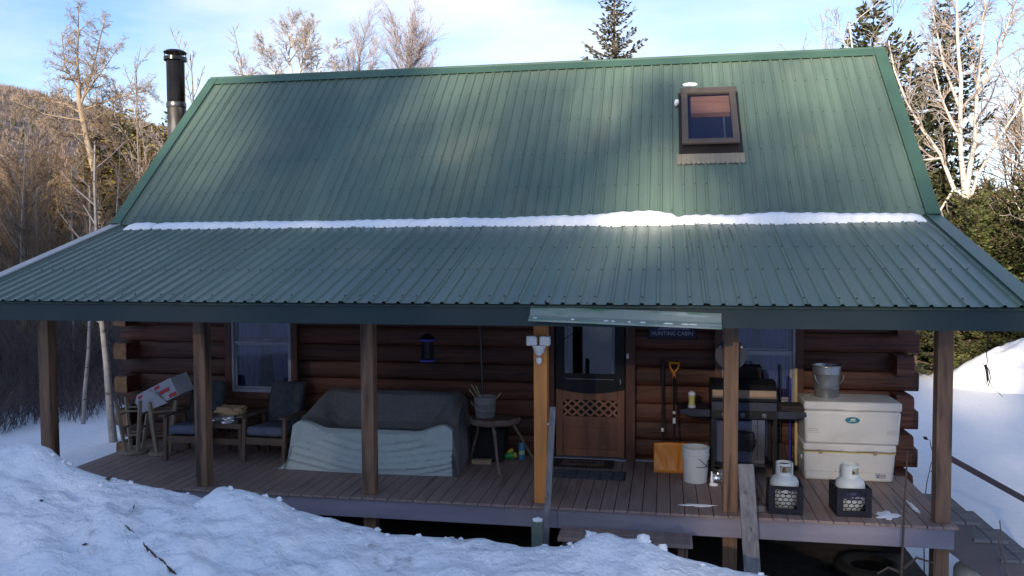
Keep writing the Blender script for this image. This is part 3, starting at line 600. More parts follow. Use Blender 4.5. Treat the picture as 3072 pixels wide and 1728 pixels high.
# ---------------------------------------------------------------- snow on the roof
mb = MB()
def snow_roll(mb, xa, xb, seed, base):
    n = int((xb-xa)/.035)
    def fn(u, v):
        x = xa+(xb-xa)*u; e = min(1, (u*(xb-xa))/.10, ((1-u)*(xb-xa))/.10); e = math.sqrt(max(0, e*(2-e)))
        b = base(x); hh = b*(1+.30*fbm(x*1.9, seed, 0, 4)) + .008*math.cos((x-RIB0)/RIBP*2*math.pi); ww = (.135+.05*b/.1)*(1+.15*fbm(x*2.7, seed+5, 0, 3)) + .012*math.cos((x-RIB0)/RIBP*2*math.pi)
        a = math.pi*(v*1.16-.16); y = 2.075-.02 - ww*.62 - ww*.62*math.cos(math.pi-a)*1.0; 
        y = 2.06 - ww*(1-v)*1.55; prof = math.sin(math.pi*min(1,max(0,.06+.94*(v**.62))))**.55 if 0 < v < 1 else 0
        zr = BZ + (min(y,BY)-BY)*(BZ-EZ)/(BY-EY) + .012 + max(0,y-BY)*.9
        return (x, y, zr + (hh*prof*e if 0 < v < 1 else -.01))
    mb.grid(n, 13, fn)
bs = lambda x: interp(x, [(-1,.045),(.3,.05),(1.5,.055),(2.6,.05),(4,.068),(5.5,.08),(6.3,.11),(6.95,.145),(7.15,.12),(7.28,.045),(7.4,.08),(8.0,.07),(8.4,.105),(9.2,.08),(10.1,.05)])
snow_roll(mb, .19, 10.09, 1.0, bs)
o = mb.build('snow_strip', MT['snow'], smooth=80, fix=False); tag(o, 'long strip of snow left along the break of the green roof', 'snow')
mb = MB(); snow_roll(mb, -.22, .185, 3.0, lambda x: .055); o = mb.build('snow_strip', MT['snow'], smooth=80, fix=False); tag(o, 'short separate piece of snow at the left end of the roof break', 'snow')

# ---------------------------------------------------------------- green rain deflector hung on the fascia
t = thing('rain_deflector', 'battered bent green metal rain deflector hung crooked on the fascia above the door', 'deflector', (5.87,-.785,2.13)); t.rotation_euler = (0, R(1.9), 0)
GF = mat('scuffed_green_metal', (.21,.25,.225), (.05,.17,.09), 3.0, (.8,2,5), .5, spec=.35, lo=.48, hi=.66, c3=(.32,.36,.35), s3=5, lo3=.58, hi3=.7)
mb = MB(); mb.add([(0,-.004,0),(1.75,-.004,0),(1.75,-.06,-.085),(0,-.06,-.085),(0,-.15,-.115),(1.75,-.15,-.115),(0,-.155,-.13),(1.75,-.155,-.13)], [(0,1,2,3),(3,2,5,4),(4,5,7,6)])
o = mb.build('sheet', GF, t, fix=False); md = o.modifiers.new('solid','SOLIDIFY'); md.thickness = .004
rg = random.Random(4); ICEM = mat('ice_lump', (.6,.66,.68), (.5,.57,.58), 20, rough=.25)
for k,x_ in enumerate((.06,.41,.72,.78,.93,1.05,1.28,1.43,1.5)): mb = MB(); blob(mb, (x_, -.118, -.101), (rg.uniform(.015,.05), .018, .009), k*1.7, 6); mb.build('ice_lump', ICEM, t, smooth=80, fix=False)
for x in (.14,.53,.9,1.31):
    mb = MB(); mb.box(x-.012,-.007,-.02,x+.012,-.0045,.055); mb.tube([(x,-.006,.03),(x,-.012,.03)], .006, 6); mb.build('hanger', MT['screw'], t)

# ---------------------------------------------------------------- floodlight
t = thing('floodlight', 'white twin head security floodlight fixed to the orange post', 'floodlight', (5.835,0,1.62))
mb = MB(); mb.lathe([(.03,-.045),(.045,-.02),(.07,.04),(.075,.055),(.04,.06)], 20, (0,-.045,0)); mb.box(-.05,-.03,-.03,.05,-.002,.05); mb.build('body', MT['white'], t, smooth=40)
for s in (-1,1):
    mb = MB(); a = (s*.022,-.06,.075); 
    mb.prism([(s*.012,.062),(s*.118,.052),(s*.124,.075),(s*.122,.155),(s*.03,.160),(s*.012,.14)][::s], 'y', -.12, -.05); mb.build('lamp_head', MT['white'], t, bevel=.012)
mb = MB(); mb.lathe([(.012,-.06),(.02,-.058),(.016,-.07)], 12, (0,-.05,.015)); mb.lathe([(.001,-.145),(.018,-.14),(.028,-.122),(.03,-.10),(.03,-.075),(.022,-.07)], 18, (0,-.055,0)); mb.build('sensor', MT['white'], t, smooth=40)
t = MB(); t.tube([(5.88,-.02,1.60),(6.0,.25,1.66),(6.2,.9,1.80),(6.3,1.5,1.93)], .004, 5); tag(t.build('light_cable', MT['screw']), 'thin cable running from the floodlight up to the porch ceiling', 'cable')

# ---------------------------------------------------------------- sign
t = thing('wall_sign', 'dark blue hunting cabin sign on the log wall right of the door', 'sign', (6.92,1.985,1.555))
mb = MB(); mb.box(0,0,0,.57,.02,.30); mb.build('board', mat('navy_board', (.025,.03,.07), (.02,.022,.05), 6, rough=.6), t, bevel=.004)
mb = MB(); mb.box(-.015,-.004,-.015,.585,.018,.0); mb.box(-.015,-.004,.30,.585,.018,.315); mb.box(-.015,-.004,0,0,.018,.3); mb.box(.57,-.004,0,.585,.018,.3); mb.build('frame', MT['black'], t)
def text(name, body, size, m, parent, loc, rot=(R(90),0,0), font_w=1.0, depth=.002, align='CENTER'):
    c = bpy.data.curves.new(name, 'FONT'); c.body = body; c.size = size; c.extrude = depth; c.align_x = align; c.space_character = 1.05
    tmp = bpy.data.objects.new('tmp', c); COL.objects.link(tmp); bpy.context.view_layer.update()
    me = bpy.data.meshes.new_from_object(tmp.evaluated_get(bpy.context.evaluated_depsgraph_get())); bpy.data.objects.remove(tmp); bpy.data.curves.remove(c)
    me.materials.clear(); me.materials.append(m); o = bpy.data.objects.new(name, me); COL.objects.link(o); o.parent = parent; o.location = loc; o.rotation_euler = rot; o.scale = (font_w,1,1); return o
SLT = mat('sign_letter', (.46,.47,.58), rough=.6)
text('lettering', 'HUNTING CABIN', .068, SLT, t, (.285,-.003,.035), font_w=.92)
mb = MB(); mb.prism([(.10,.105),(.16,.15),(.24,.135),(.30,.20),(.36,.15),(.44,.17),(.50,.105)], 'y', -.004, -.001); mb.build('picture', mat('sign_picture', (.22,.22,.30), (.12,.12,.2), 12, rough=.6), t)

# ---------------------------------------------------------------- bar stools
STW = mat('bare_stool_wood', (.28,.225,.16), (.20,.16,.12), 4, (4,4,.8), .75, bump=.2)
def stool(loc, rz, label):
    t = thing('bar_stool', label, 'stool', loc, rz, 'upside down bar stools')
    mb = MB(); mb.lathe([(.17,.0),(.18,.008),(.18,.03),(.165,.036)], 28); mb.build('seat', STW, t, smooth=40)
    L = []
    for i in range(4):
        a = R(45+90*i); p0 = Vector((.11*math.cos(a),.11*math.sin(a),.03)); p1 = Vector((.225*math.cos(a),.225*math.sin(a),.72)); L.append((p0,p1))
        mb = MB(); mb.beam(p0, p1, .042, .042, up=(math.cos(a),math.sin(a),0)); mb.build('leg', STW, t, bevel=.006)
    for i in range(4):
        for tt in ((.33,.80) if i % 2 == 0 else (.45,.72)):
            A = L[i][0].lerp(L[i][1], tt); B = L[(i+1)%4][0].lerp(L[(i+1)%4][1], tt); mb = MB(); mb.tube([A,B], .013, 8); mb.build('rung', STW, t, smooth=50)
    return t
stool((.20,1.33,.0), R(12), 'upside down wooden bar stool at the far left end of the porch')
stool((.60,1.36,.0), R(38), 'upside down wooden bar stool between the other stool and an armchair')
t = thing('cardboard_box', 'large white and red cardboard box lying tilted across the stool legs', 'box', (.60,1.45,.80)); t.rotation_euler = (R(8), R(-24), R(-14))
CB = mat('printed_white_card', (.42,.42,.47), (.34,.34,.40), 5, rough=.7); RD = mat('red_print', (.45,.05,.06), (.35,.04,.05), 5, rough=.7); BG = mat('grey_print', (.16,.17,.26), (.3,.2,.25), 12, rough=.7)
mb = MB(); mb.box(-.33,-.15,-.125,.33,.15,.125); mb.build('carton', CB, t, bevel=.004)
for q_ in ((.05,-.153,-.02,.24,-.1505,.03),(0,-.153,.07,.10,-.1505,.11),(-.31,-.153,-.08,-.20,-.1505,-.04),(-.33,-.1535,.06,-.22,-.1515,.10),(.18,-.153,-.11,.32,-.1505,-.06),(-.05,-.11,.1255,.12,-.06,.128),(.12,.02,.1255,.3,.07,.128)): mb = MB(); mb.box(*q_); mb.build('red_print', RD, t)
mb = MB(); mb.box(-.28,-.12,.1255,-.08,.10,.128); mb.box(-.16,-.153,.03,-.05,-.1505,.10); mb.build('grey_printing', BG, t)
mb = MB(); mb.add([(-.33,-.152,-.12),(.12,-.17,-.15),(.02,-.20,.06),(-.14,-.19,.13),(-.33,-.154,.0)], [(0,1,2,3,4)]); mb.add([(-.332,-.15,-.12),(-.332,-.15,.12),(-.44,-.13,.05),(-.42,-.10,-.13)], [(0,1,2,3)])
o = mb.build('flap', CB, t, fix=False); md = o.modifiers.new('s','SOLIDIFY'); md.thickness = .005

# ---------------------------------------------------------------- armchairs
CHW = mat('chair_wood', (.135,.085,.058), (.09,.058,.042), 4, (1,1,1), .6, bump=.2)
CUS = mat('blue_grey_cushion', (.115,.135,.185), (.085,.10,.145), 14, rough=.95, bump=.3); CUB = mat('charcoal_backrest', (.058,.062,.075), (.042,.046,.058), 14, rough=.95, bump=.3)
def armchair(loc, rz, label):
    t = thing('armchair', label, 'armchair', loc, rz, 'wooden porch armchairs')
    for s in (-1,1):
        mb = MB(); mb.beam((s*.28,-.30,0),(s*.28,-.26,.57),.05,.06); mb.build('leg', CHW, t, bevel=.005)
        mb = MB(); mb.beam((s*.28,.30,0),(s*.28,.20,.52),.045,.05); mb.build('leg', CHW, t, bevel=.005)
        mb = MB(); mb.beam((s*.29,-.36,.575),(s*.29,.32,.545),.085,.028); mb.build('armrest', CHW, t, bevel=.006)
    mb = MB(); mb.box(-.255,-.30,.22,.255,-.265,.31); mb.box(-.255,.2,.2,.255,.235,.28)
    for s in (-1,1): mb.beam((s*.24,-.265,.265),(s*.24,.25,.235),.03,.08)
    mb.build('seat_frame', CHW, t, bevel=.004)
    mb = MB(); mb.obox((0,-.04,.37),(.50,.52,.12),(R(-4),0,0)); mb.build('seat_cushion', CUS, t, smooth=60, bevel=.04)
    mb = MB(); mb.obox((0,.29,.66),(.47,.11,.54),(R(-16),0,0)); mb.build('back_cushion', CUB, t, smooth=60, bevel=.045)
    mb = MB()
    for s in (-1,1): mb.beam((s*.2,.26,.25),(s*.2,.43,.90),.035,.03)
    mb.beam((-.22,.44,.89),(.22,.44,.89),.03,.05); mb.build('back_frame', CHW, t, bevel=.004)
    return t
armchair((1.10,1.36,0), R(4), 'wooden armchair with blue grey cushion behind the second post')
armchair((2.17,1.42,0), R(-3), 'wooden armchair with blue grey cushion beside the covered couch')
t = thing('side_table', 'small brown wooden side table between the two armchairs', 'table', (1.62,1.42,0))
mb = MB(); mb.box(-.30,-.24,.40,.20,.30,.46); mb.build('tabletop', CHW, t, bevel=.005)
for y_ in (-.20,.20): mb = MB(); mb.box(-.28,y_,.18,.18,y_+.03,.26); mb.build('stretcher', CHW, t, bevel=.004)
for (x,y) in ((-.26,-.19),(.16,-.19),(.16,.24),(-.26,.24)):
    mb = MB(); mb.box(x-.022,y-.022,0,x+.022,y+.022,.399); mb.build('leg', CHW, t)
def crumple(mb, c, size, seed, n=22, flat=True):
    def fn(u,v):
        th = 2*math.pi*u; ph = math.pi*v; d = Vector((math.cos(th)*math.sin(ph), math.sin(th)*math.sin(ph), math.cos(ph)))
        sq = max(abs(d.x),abs(d.y),abs(d.z)*.9); d2 = d/sq**.7; k = 1+.22*fbm(d.x*2+seed, d.y*2, d.z*2, 3)+.10*abs(fbm(d.x*5+seed, d.y*5, d.z*5, 2)); return (c[0]+d2.x*size[0]*k, c[1]+d2.y*size[1]*k, c[2]+d2.z*size[2]*k)
    mb.grid(2*n+1, n+1, fn)
mb = MB(); crumple(mb, (1.54,1.32,.505), (.17,.13,.05), 2.2); tag(mb.build('foil_package', mat('crumpled_foil', (.55,.55,.58), rough=.28, metal=.8), smooth=20, fix=False), 'crumpled silver foil package on the small side table', 'foil')
mb = MB(); crumple(mb, (1.55,1.42,.58), (.18,.12,.06), 7.7); tag(mb.build('paper_bag', mat('tan_paper', (.50,.33,.18), (.38,.24,.13), 8, rough=.8), smooth=20, fix=False), 'crumpled tan paper bag on top of the silver foil', 'bag')

# ---------------------------------------------------------------- covered couch
t = thing('couch', 'long couch draped in a pale grey dust sheet on the porch', 'couch', (2.66,0,0))
W_ = 2.0
def cprof(v):
    P = [(.86,.0),(.865,.16),(.875,.34),(.90,.47),(.96,.505),(1.15,.47),(1.32,.45),(1.42,.52),(1.50,.70),(1.56,.83),(1.64,.865),(1.74,.86),(1.80,.78),(1.83,.3),(1.84,.0)]
    f = v*(len(P)-1); i = min(int(f), len(P)-2); q = f-i
    return P[i][0]+(P[i+1][0]-P[i][0])*q, P[i][1]+(P[i+1][1]-P[i][1])*q
mb = MB()
def cf(u, v):
    x = u*W_; y, z = cprof(v); e = min(x, W_-x)
    arm = sstep(.46,.10,e)
    if .88 < y < 1.62: z = max(z, z+(.60+.26*sstep(1.0,1.6,y)-z)*arm)
    elif y <= .88 and z > .1: z += .10*arm*sstep(.30,.50,z)
    edge = sstep(.13,0,e); z2 = z*(1-.09*edge*edge) if z > .3 else z
    if z > .6 and y > 1.2: x += (.10 if x < W_/2 else -.03)*sstep(.5,0,e)*sstep(1.0,1.6,y)
    y -= .05*math.sin(math.pi*u)*sstep(.5,0,z)*(1 if y < 1.2 else 0)
    if y < 1.0:
        q = z - .11*((x-1.0)/.9)**2; k_ = q*40+2.4*fbm(x*1.1,z*2,1.0,2); s_ = math.sin(k_)
        d = (.034*(1-abs(s_))**1.4 + .012*math.sin(k_*.5)) * sstep(0,.06,z)*sstep(.56,.40,z)*(.45+.55*sstep(.05,.55,abs(x-1.0)+.15)) + .010*fbm(x*3,z*3,4.0,3); y -= d
    else: z2 += .016*fbm(x*2.2,y*3+z*2,2.0,3)*(1 if z > .05 else 0)
    if x < .15 and z < .25 and y < 1.2: x -= .10*sstep(.25,0,z)*sstep(.15,0,x)
    return (x, y, max(.004,z2))
mb.grid(120, 113, cf)
SHEET = mat('grey_sheet', (.42,.475,.465), (.37,.425,.42), 40, rough=.95, bump=.2)
DARKS = mat('shaded_sheet', (.15,.145,.15), (.12,.115,.12), 30, rough=.95, bump=.2)  # back and right side of the same sheet, porch shade put into the colour
for (nm, keep, m_) in (('dust_sheet', lambda y: y < .965, SHEET), ('shaded_sheet', lambda y: y >= .965, DARKS)):
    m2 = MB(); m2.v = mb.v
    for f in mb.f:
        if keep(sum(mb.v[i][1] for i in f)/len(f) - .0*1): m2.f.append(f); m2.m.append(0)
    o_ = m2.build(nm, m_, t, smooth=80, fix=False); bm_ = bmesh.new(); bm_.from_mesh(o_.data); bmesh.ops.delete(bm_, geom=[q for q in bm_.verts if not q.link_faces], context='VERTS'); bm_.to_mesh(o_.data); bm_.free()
for s in (0,1):
    mb = MB()
    def sf(u, v):
        x0, y0, z0 = cf(float(s), v); f = u
        zz = z0*(1-f)+.004*f; out = (.05 if s else -.06)*math.sin(f*math.pi/2)+ (.015*math.sin(v*40+f*3))*f*(1-.3*f)
        if s == 0 and v < .3: out -= .08*f*f*(1-v/.3)
        return (x0+out, y0, zz)
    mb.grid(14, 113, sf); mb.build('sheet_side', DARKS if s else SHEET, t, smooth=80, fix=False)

# ---------------------------------------------------------------- slab table, pail and things under it
t = thing('slab_table', 'rustic three legged table with a live edge log slab top', 'table', (5.06,1.32,0))
BARK = mat('bark_edge', (.17,.12,.10), (.10,.07,.06), 12, rough=.9, bump=.8); SLAB = mat('slab_top', (.12,.075,.055), (.085,.055,.04), 5, rough=.8, bump=.3)
mb = MB(); n_ = 40; ring = [(1+.07*math.sin(3*a+1)+.05*math.sin(7*a))for a in [2*math.pi*i/n_ for i in range(n_)]]
vs = []
for (k_,z) in ((.90,.55),(.98,.575),(1.0,.61),(.96,.625)):
    for i in range(n_): a = 2*math.pi*i/n_; r0 = ring[i]*k_*(1+.03*math.sin(13*a+z*90)); vs.append((.30*r0*math.cos(a), .24*r0*math.sin(a), z))
mb.add(vs, [(l*n_+i, l*n_+(i+1)%n_, (l+1)*n_+(i+1)%n_, (l+1)*n_+i) for l in range(3) for i in range(n_)], 0)
mb.add(vs[-n_:], [tuple(range(n_))], 1); mb.add(vs[:n_], [tuple(range(n_-1,-1,-1))], 1)
mb.build('slab', [BARK, SLAB], t, smooth=40)
for (a,b) in (((.03,-.16,.56),(.14,-.30,0)),((.20,.12,.56),(.46,.38,0)),((-.2,.12,.56),(-.36,.34,0))):
    mb = MB(); p0, p1 = Vector(a), Vector(b); mb.tube([p0, p0.lerp(p1,.3)+Vector((.006,0,0)), p0.lerp(p1,.65)+Vector((-.006,.004,0)), p1], [.021,.018,.017,.022], 8); mb.lathe([(.026,0),(.024,.03),(.018,.035)], 10, p1); mb.build('leg', mat('stick_leg', (.17,.13,.10), (.11,.08,.065), 8, (3,3,.5), .8, bump=.4) if 'stick_leg' not in bpy.data.materials else bpy.data.materials['stick_leg'], t, smooth=60)
t = thing('metal_pail', 'dented old grey metal pail with kindling on the slab table', 'pail', (4.96,1.34,.626))
GALV = mat('galvanised', (.34,.36,.38), (.22,.235,.25), 3.5, rough=.35, metal=.75, lo=.4, hi=.62, bump=.1, bscale=3); PAIL = mat('dull_pail', (.22,.21,.215), (.15,.145,.15), 5, rough=.55, metal=.3)
def pail(t, r0, r1, h, m, rings=(.33,.66)):
    mb = MB(); pf = [(r0*.96,0),(r0,.004)]
    for q in rings: rr = r0+(r1-r0)*q; pf += [(rr,h*q-.008),(rr+.006,h*q),(rr,h*q+.008)]
    pf += [(r1,h-.014),(r1+.008,h-.007),(r1+.006,h),(r1-.004,h),(r1-.008,h-.02),(r0-.01,.012),(.001,.012)]
    mb.lathe(pf, 36, capb=True, capt=False); mb.build('shell', m, t, smooth=35)
pail(t, .118, .140, .25, PAIL)
mb = MB(); mb.tube([(.14*math.cos(a), -.147-.0*a, .22-.10*math.sin(a)) for a in [math.pi*i/14 for i in range(15)]], .004, 6); mb.build('handle', PAIL, t)
mb = MB(); rg = random.Random(8)
for (a,b) in (((.0,.02,.1),(-.16,-.05,.40)),((-.03,0,.12),(-.20,.0,.33)),((.03,.02,.1),(.19,.02,.29)),((0,.05,.1),(-.13,.05,.37))): mb.tube([a,b], [.009,.006], 6)
mb.build('kindling', mat('pale_stick', (.42,.33,.2), rough=.8), t)
mb = MB(); mb.beam((4.75,1.50,.028),(4.99,1.52,.028),.09,.055); tag(mb.build('wood_block', mat('pine_block', (.40,.28,.18), (.32,.22,.14), 5, (1,6,6), .8), bevel=.004), 'short sawn wood block on the deck under the slab table', 'block')
t = thing('hose_sprayer', 'green and yellow plastic hose sprayer on the deck beside the table', 'sprayer', (5.17,1.78,0)); 
YEL = mat('yellow_plastic', (.62,.45,.05), rough=.4)
mb = MB(); mb.tube([(-.09,0,.03),(0,0,.05),(.07,0,.055)], [.035,.05,.045], 12); mb.build('body', mat('green_plastic', (.03,.30,.06), rough=.4), t, smooth=50)
mb = MB(); mb.lathe([(.001,-.015),(.035,-.015),(.035,.015),(.001,.015)], 14, (.085,-.01,.06), M=Matrix.Rotation(R(80),3,'Y')); mb.lathe([(.02,0),(.022,.03),(.005,.034)], 12, (-.10,0,.02)); mb.tube([(.0,0,.09),(.05,0,.13)], [.03,.02], 10); mb.build('nozzle', YEL, t, smooth=50)
t = thing('gas_canister', 'small blue fuel canister standing by the log wall', 'canister', (5.33,1.80,0))
mb = MB(); mb.lathe([(.036,0),(.04,.008),(.04,.19),(.034,.215),(.02,.222)], 20); mb.build('bottle', mat('blue_paint', (.05,.24,.42), (.04,.19,.35), 6, rough=.35), t, smooth=40)
mb = MB(); mb.lathe([(.018,.222),(.018,.245),(.001,.246)], 12); mb.build('valve', MT['black'], t); mb = MB(); mb.lathe([(.0405,.07),(.0405,.12)], 20, capb=False, capt=False); mb.build('label_band', mat('pale_label', (.35,.5,.45), (.5,.45,.1), 20, rough=.5), t)
t = thing('leaning_pole', 'tall thin dark pole leaning against the wall behind the slab table', 'pole'); mb = MB(); mb.tube([(4.85,1.80,.0),(4.76,1.98,1.75)], [.018,.015], 8); mb.build('shaft', MT['blackmetal'], t, smooth=60); mb = MB(); mb.tube([(4.853,1.794,0),(4.84,1.82,.25)], .022, 8); mb.build('ferrule', MT['screw'], t, smooth=60)
t = thing('storage_bin', 'black storage bin pushed under the slab table', 'bin', (4.93,1.73,0)); mb = MB(); mb.prism([(-.19,0),(.19,0),(.22,.40),(-.22,.40)], 'y', -.13, .17); mb.build('bin', MT['black'], t, bevel=.015); mb = MB(); mb.box(-.23,-.15,.401,.23,.18,.43); mb.build('lid', MT['black'], t, bevel=.01); mb = MB(); mb.box(.08,-.133,.27,.11,-.1305,.39); mb.box(.085,-.1335,.22,.092,-.131,.27); mb.build('tag', mat('pale_tag', (.35,.5,.6), rough=.5), t)

# ---------------------------------------------------------------- bug zapper
t = thing('bug_zapper', 'blue and black hanging bug zapper lantern in front of the log wall', 'lantern', (4.19,1.5,1.27)); BLU = mat('blue_rim', (.05,.045,.42), rough=.4)
for z in (0,.255): mb = MB(); mb.lathe([(.085,z),(.10,z+.004),(.10,z+.026),(.085,z+.03)], 28); mb.build('rim', BLU, t, smooth=40)
mb = MB()
for k in range(26): a = 2*math.pi*k/26; mb.tube([(.075*math.cos(a),.075*math.sin(a),.031),(.075*math.cos(a),.075*math.sin(a),.254)], .0035, 5)
mb.build('cage', MT['black'], t); mb = MB(); mb.lathe([(.04,.031),(.04,.254)], 16); mb.build('lamp_tube', mat('dark_tube', (.02,.025,.05), rough=.3), t, smooth=50)
mb = MB(); mb.lathe([(.10,.286),(.085,.31),(.03,.345),(.01,.35)], 28); mb.tube([(0,0,.35),(0,0,.66),(0,.02,.82)], .004, 6); mb.build('hood', MT['black'], t, smooth=50)

# ---------------------------------------------------------------- mats
t = thing('doormat', 'dark doormat with a tan centre panel in front of the door', 'doormat', (6.12,1.69,.001)); mb = MB(); mb.box(-.38,-.2,0,.38,.2,.012); mb.build('border', mat('rubber_border', (.025,.022,.02), (.035,.03,.028), 30, rough=.9), t, bevel=.004)
mb = MB(); mb.box(-.26,-.11,.0125,.26,.11,.016); mb.build('centre', mat('tan_coir', (.17,.115,.08), (.12,.08,.055), 30, rough=.95), t); mb = MB(); mb.box(-.17,-.03,.0165,.17,.03,.018); mb.build('motif', mat('dark_coir', (.05,.03,.024), rough=.95), t)
t = thing('rubber_mat', 'blue grey slatted rubber mat on the deck before the doormat', 'mat', (6.24,1.2,.001)); mb = MB()
for i in range(6):
    for j in range(3): mb.box(-.42+i*.14,-.19+j*.125,0,-.42+i*.14+.128,-.19+j*.125+.115,.008)
mb.build('slats', mat('slate_rubber', (.085,.10,.125), (.06,.07,.09), 10, rough=.8), t); mb = MB(); mb.box(-.425,-.195,.0005,.43,.19,.003); mb.build('backing', MT['black'], t)

# ---------------------------------------------------------------- shovel, scraper, bucket
t = thing('snow_shovel', 'orange snow shovel with black shaft leaning against the wall', 'shovel', (7.26,1.52,0)); ORG = mat('orange_plastic', (.62,.21,.012), (.56,.18,.01), 3, rough=.38, spec=.5)
mb = MB()
def shf(u, v):
    x = -.27+.54*u; c = (u-.5)*2; rib = .012*max(0, math.cos((u-.5)*math.pi*9*(1-.55*v)+0))**2*(.2+.8*math.sin(math.pi*v)); y = -.045*(1-v)**2 + .045*c*c*v*.4 - rib; return (x, -.02+y, .006+.335*v+ .012*(1-c*c)*v)
mb.grid(46, 14, shf); o = mb.build('blade', ORG, t, smooth=60, fix=False); md = o.modifiers.new('s','SOLIDIFY'); md.thickness = .006
mb = MB(); mb.box(-.27,-.072,0,.27,-.064,.022); mb.build('wear_strip', ORG, t, bevel=.002)
mb = MB(); mb.tube([(-.03,-.02,.12),(-.03,.02,.34)], [.018,.024], 10); mb.build('socket', ORG, t, smooth=60); mb = MB(); mb.tube([(-.03,.02,.33),(-.03,.42,1.10)], .015, 10); mb.build('shaft', MT['black'], t, smooth=60)
mb = MB(); hx = -.03; mb.tube([(hx,.41,1.06),(hx,.435,1.13)], [.022,.02], 10)
for s in (-1,1): mb.tube([(hx,.43,1.12),(hx+s*.045,.445,1.18),(hx+s*.062,.455,1.245)], [.016,.013,.013], 8)
mb.tube([(hx-.068,.455,1.245),(hx+.068,.455,1.245)], .017, 10); mb.build('grip', ORG, t, smooth=60)
mb = MB(); mb.tube([(hx,.13,.55),(hx,.16,.61)], .018, 8); mb.tube([(hx,.17,.66),(hx,.18,.69)], .019, 8); mb.build('sticker', MT['white'], t)
t = thing('ice_scraper', 'dark long handled ice scraper leaning behind the snow shovel', 'scraper', (7.07,1.7,0)); mb = MB(); mb.tube([(.02,0,.0),(.02,.22,1.05)], .014, 8); mb.tube([(.02,.22,1.0),(.02,.265,1.28)], .024, 8); mb.build('handle', MT['black'], t, smooth=60); mb = MB(); mb.box(-.06,-.04,.001,.10,.0,.05); mb.build('blade', MT['screw'], t); mb = MB(); mb.tube([(.02,.085,.42),(.02,.095,.46)], .016, 8); mb.build('sticker', MT['white'], t)
t = thing('plastic_bucket', 'large white plastic bucket with wire handle beside the shovel', 'bucket', (7.465,1.13,0)); BUK = mat('dull_white_bucket', (.50,.52,.55), (.44,.46,.49), 3, rough=.45)
mb = MB(); mb.lathe([(.125,0),(.132,.005),(.146,.27),(.155,.272),(.155,.285),(.147,.287),(.15,.31),(.158,.312),(.158,.325),(.15,.327),(.154,.385),(.160,.388),(.160,.40),(.150,.40),(.14,.2),(.122,.02),(.001,.02)], 40, capt=False); mb.build('shell', BUK, t, smooth=35)
mb = MB(); mb.tube([(.157,-.01,.30),(.12,-.13,.22),(.09,-.15,.20),(0,-.165,.20),(-.09,-.15,.2),(-.12,-.13,.22),(-.157,-.01,.30)][:4], .0035, 6); mb.tube([(.03,-.168,.30),(.09,-.15,.24),(.14,-.09,.19),(.158,.0,.165)], .004, 6); mb.build('bail', MT['screw'], t)
mb = MB(); blob(mb, (7.66,.98,.012), (.05,.035,.02), 2.0, 6); mb.tube([(7.645,1.05,.0),(7.642,1.05,.14)], [.02,.008], 6); tag(mb.build('ice_drip', MT['snow'], smooth=80, fix=False), 'little lump of ice on the deck beside the white bucket', 'ice')

# ---------------------------------------------------------------- grill
t = thing('gas_grill', 'black gas grill with side shelves standing behind the cracked post', 'grill', (8.015,1.62,0))
GP = mat('grill_panel', (.03,.032,.05), (.022,.024,.036), 5, rough=.45, metal=.2); SS = mat('stained_steel', (.30,.29,.31), (.20,.19,.21), 2, (1,1,4), .25, metal=.9)
mb = MB(); lp = [(-.31,.90),(-.315,.94),(-.30,1.035),(-.24,1.085),(-.10,1.12),(.12,1.11),(.24,1.04),(.26,.90)]; mb.prism(lp, 'x', -.37, .37); mb.build('lid', MT['black'], t, bevel=.01)
mb = MB(); mb.prism([(-.318,.955),(-.304,1.03),(-.301,1.032),(-.315,.955)], 'x', -.355, .355); mb.beam((-.355,-.335,.955),(.355,-.335,.955),.012,.02); mb.build('lid_trim', mat('bronze_strip', (.17,.12,.085), (.12,.085,.06), 3, rough=.4, metal=.5), t)
mb = MB(); mb.box(-.365,-.32,.70,.365,.26,.895); mb.build('firebox', GP, t, bevel=.006)
mb = MB(); mb.box(-.355,-.335,.705,.355,-.3205,.80); mb.build('control_panel', MT['black'], t, bevel=.004)
for x in (-.23,-.02,.22):
    mb = MB(); mb.lathe([(.028,0),(.026,.025),(.02,.028)], 18, (x,-.335,.752), M=Matrix.Rotation(R(90),3,'X')); mb.box(x-.005,-.372,.732,x+.005,-.3635,.772); mb.build('knob', mat('grey_knob', (.10,.105,.13), rough=.4) if 'grey_knob' not in bpy.data.materials else bpy.data.materials['grey_knob'], t, smooth=40)
for (x,y) in ((-.345,-.30),(.345,-.30),(.345,.24),(-.345,.24)): mb = MB(); mb.box(x-.022,y-.022,0,x+.022,y+.022,.699); mb.build('leg', MT['black'], t)
for s in (-1,1):
    mb = MB(); mb.prism([(s*.372,.79),(s*.68,.79),(s*.73,.77),(s*.73,.745),(s*.60,.70),(s*.372,.70)][::s], 'y', -.27, .22); mb.build('side_shelf', GP, t, bevel=.01)
mb = MB(); mb.box(-.32,-.30,.13,.32,.24,.15); mb.build('bottom_shelf', MT['black'], t)
CPM = mat('grey_panel', (.11,.115,.16), (.08,.085,.12), 2.5, rough=.3, metal=.4)
mb = MB(); mb.box(-.318,-.14,.152,.10,-.12,.64); mb.build('cabinet_panel', CPM, t); mb = MB(); mb.box(-.318,.2,.152,.318,.22,.69); mb.build('back_panel', CPM, t)
mb = MB(); mb.box(.17,-.155,.152,.25,-.135,.66); mb.tube([(.125,-.17,.16),(.125,-.17,.45)], .012, 8); mb.box(.105,-.15,.152,.165,-.135,.66); mb.build('steel_strip', SS, t)
mb = MB(); crumple(mb, (.0,-.2,.42), (.13,.05,.10), 3.3, 12); mb.build('dark_cover', MT['black'], t, smooth=30, fix=False)
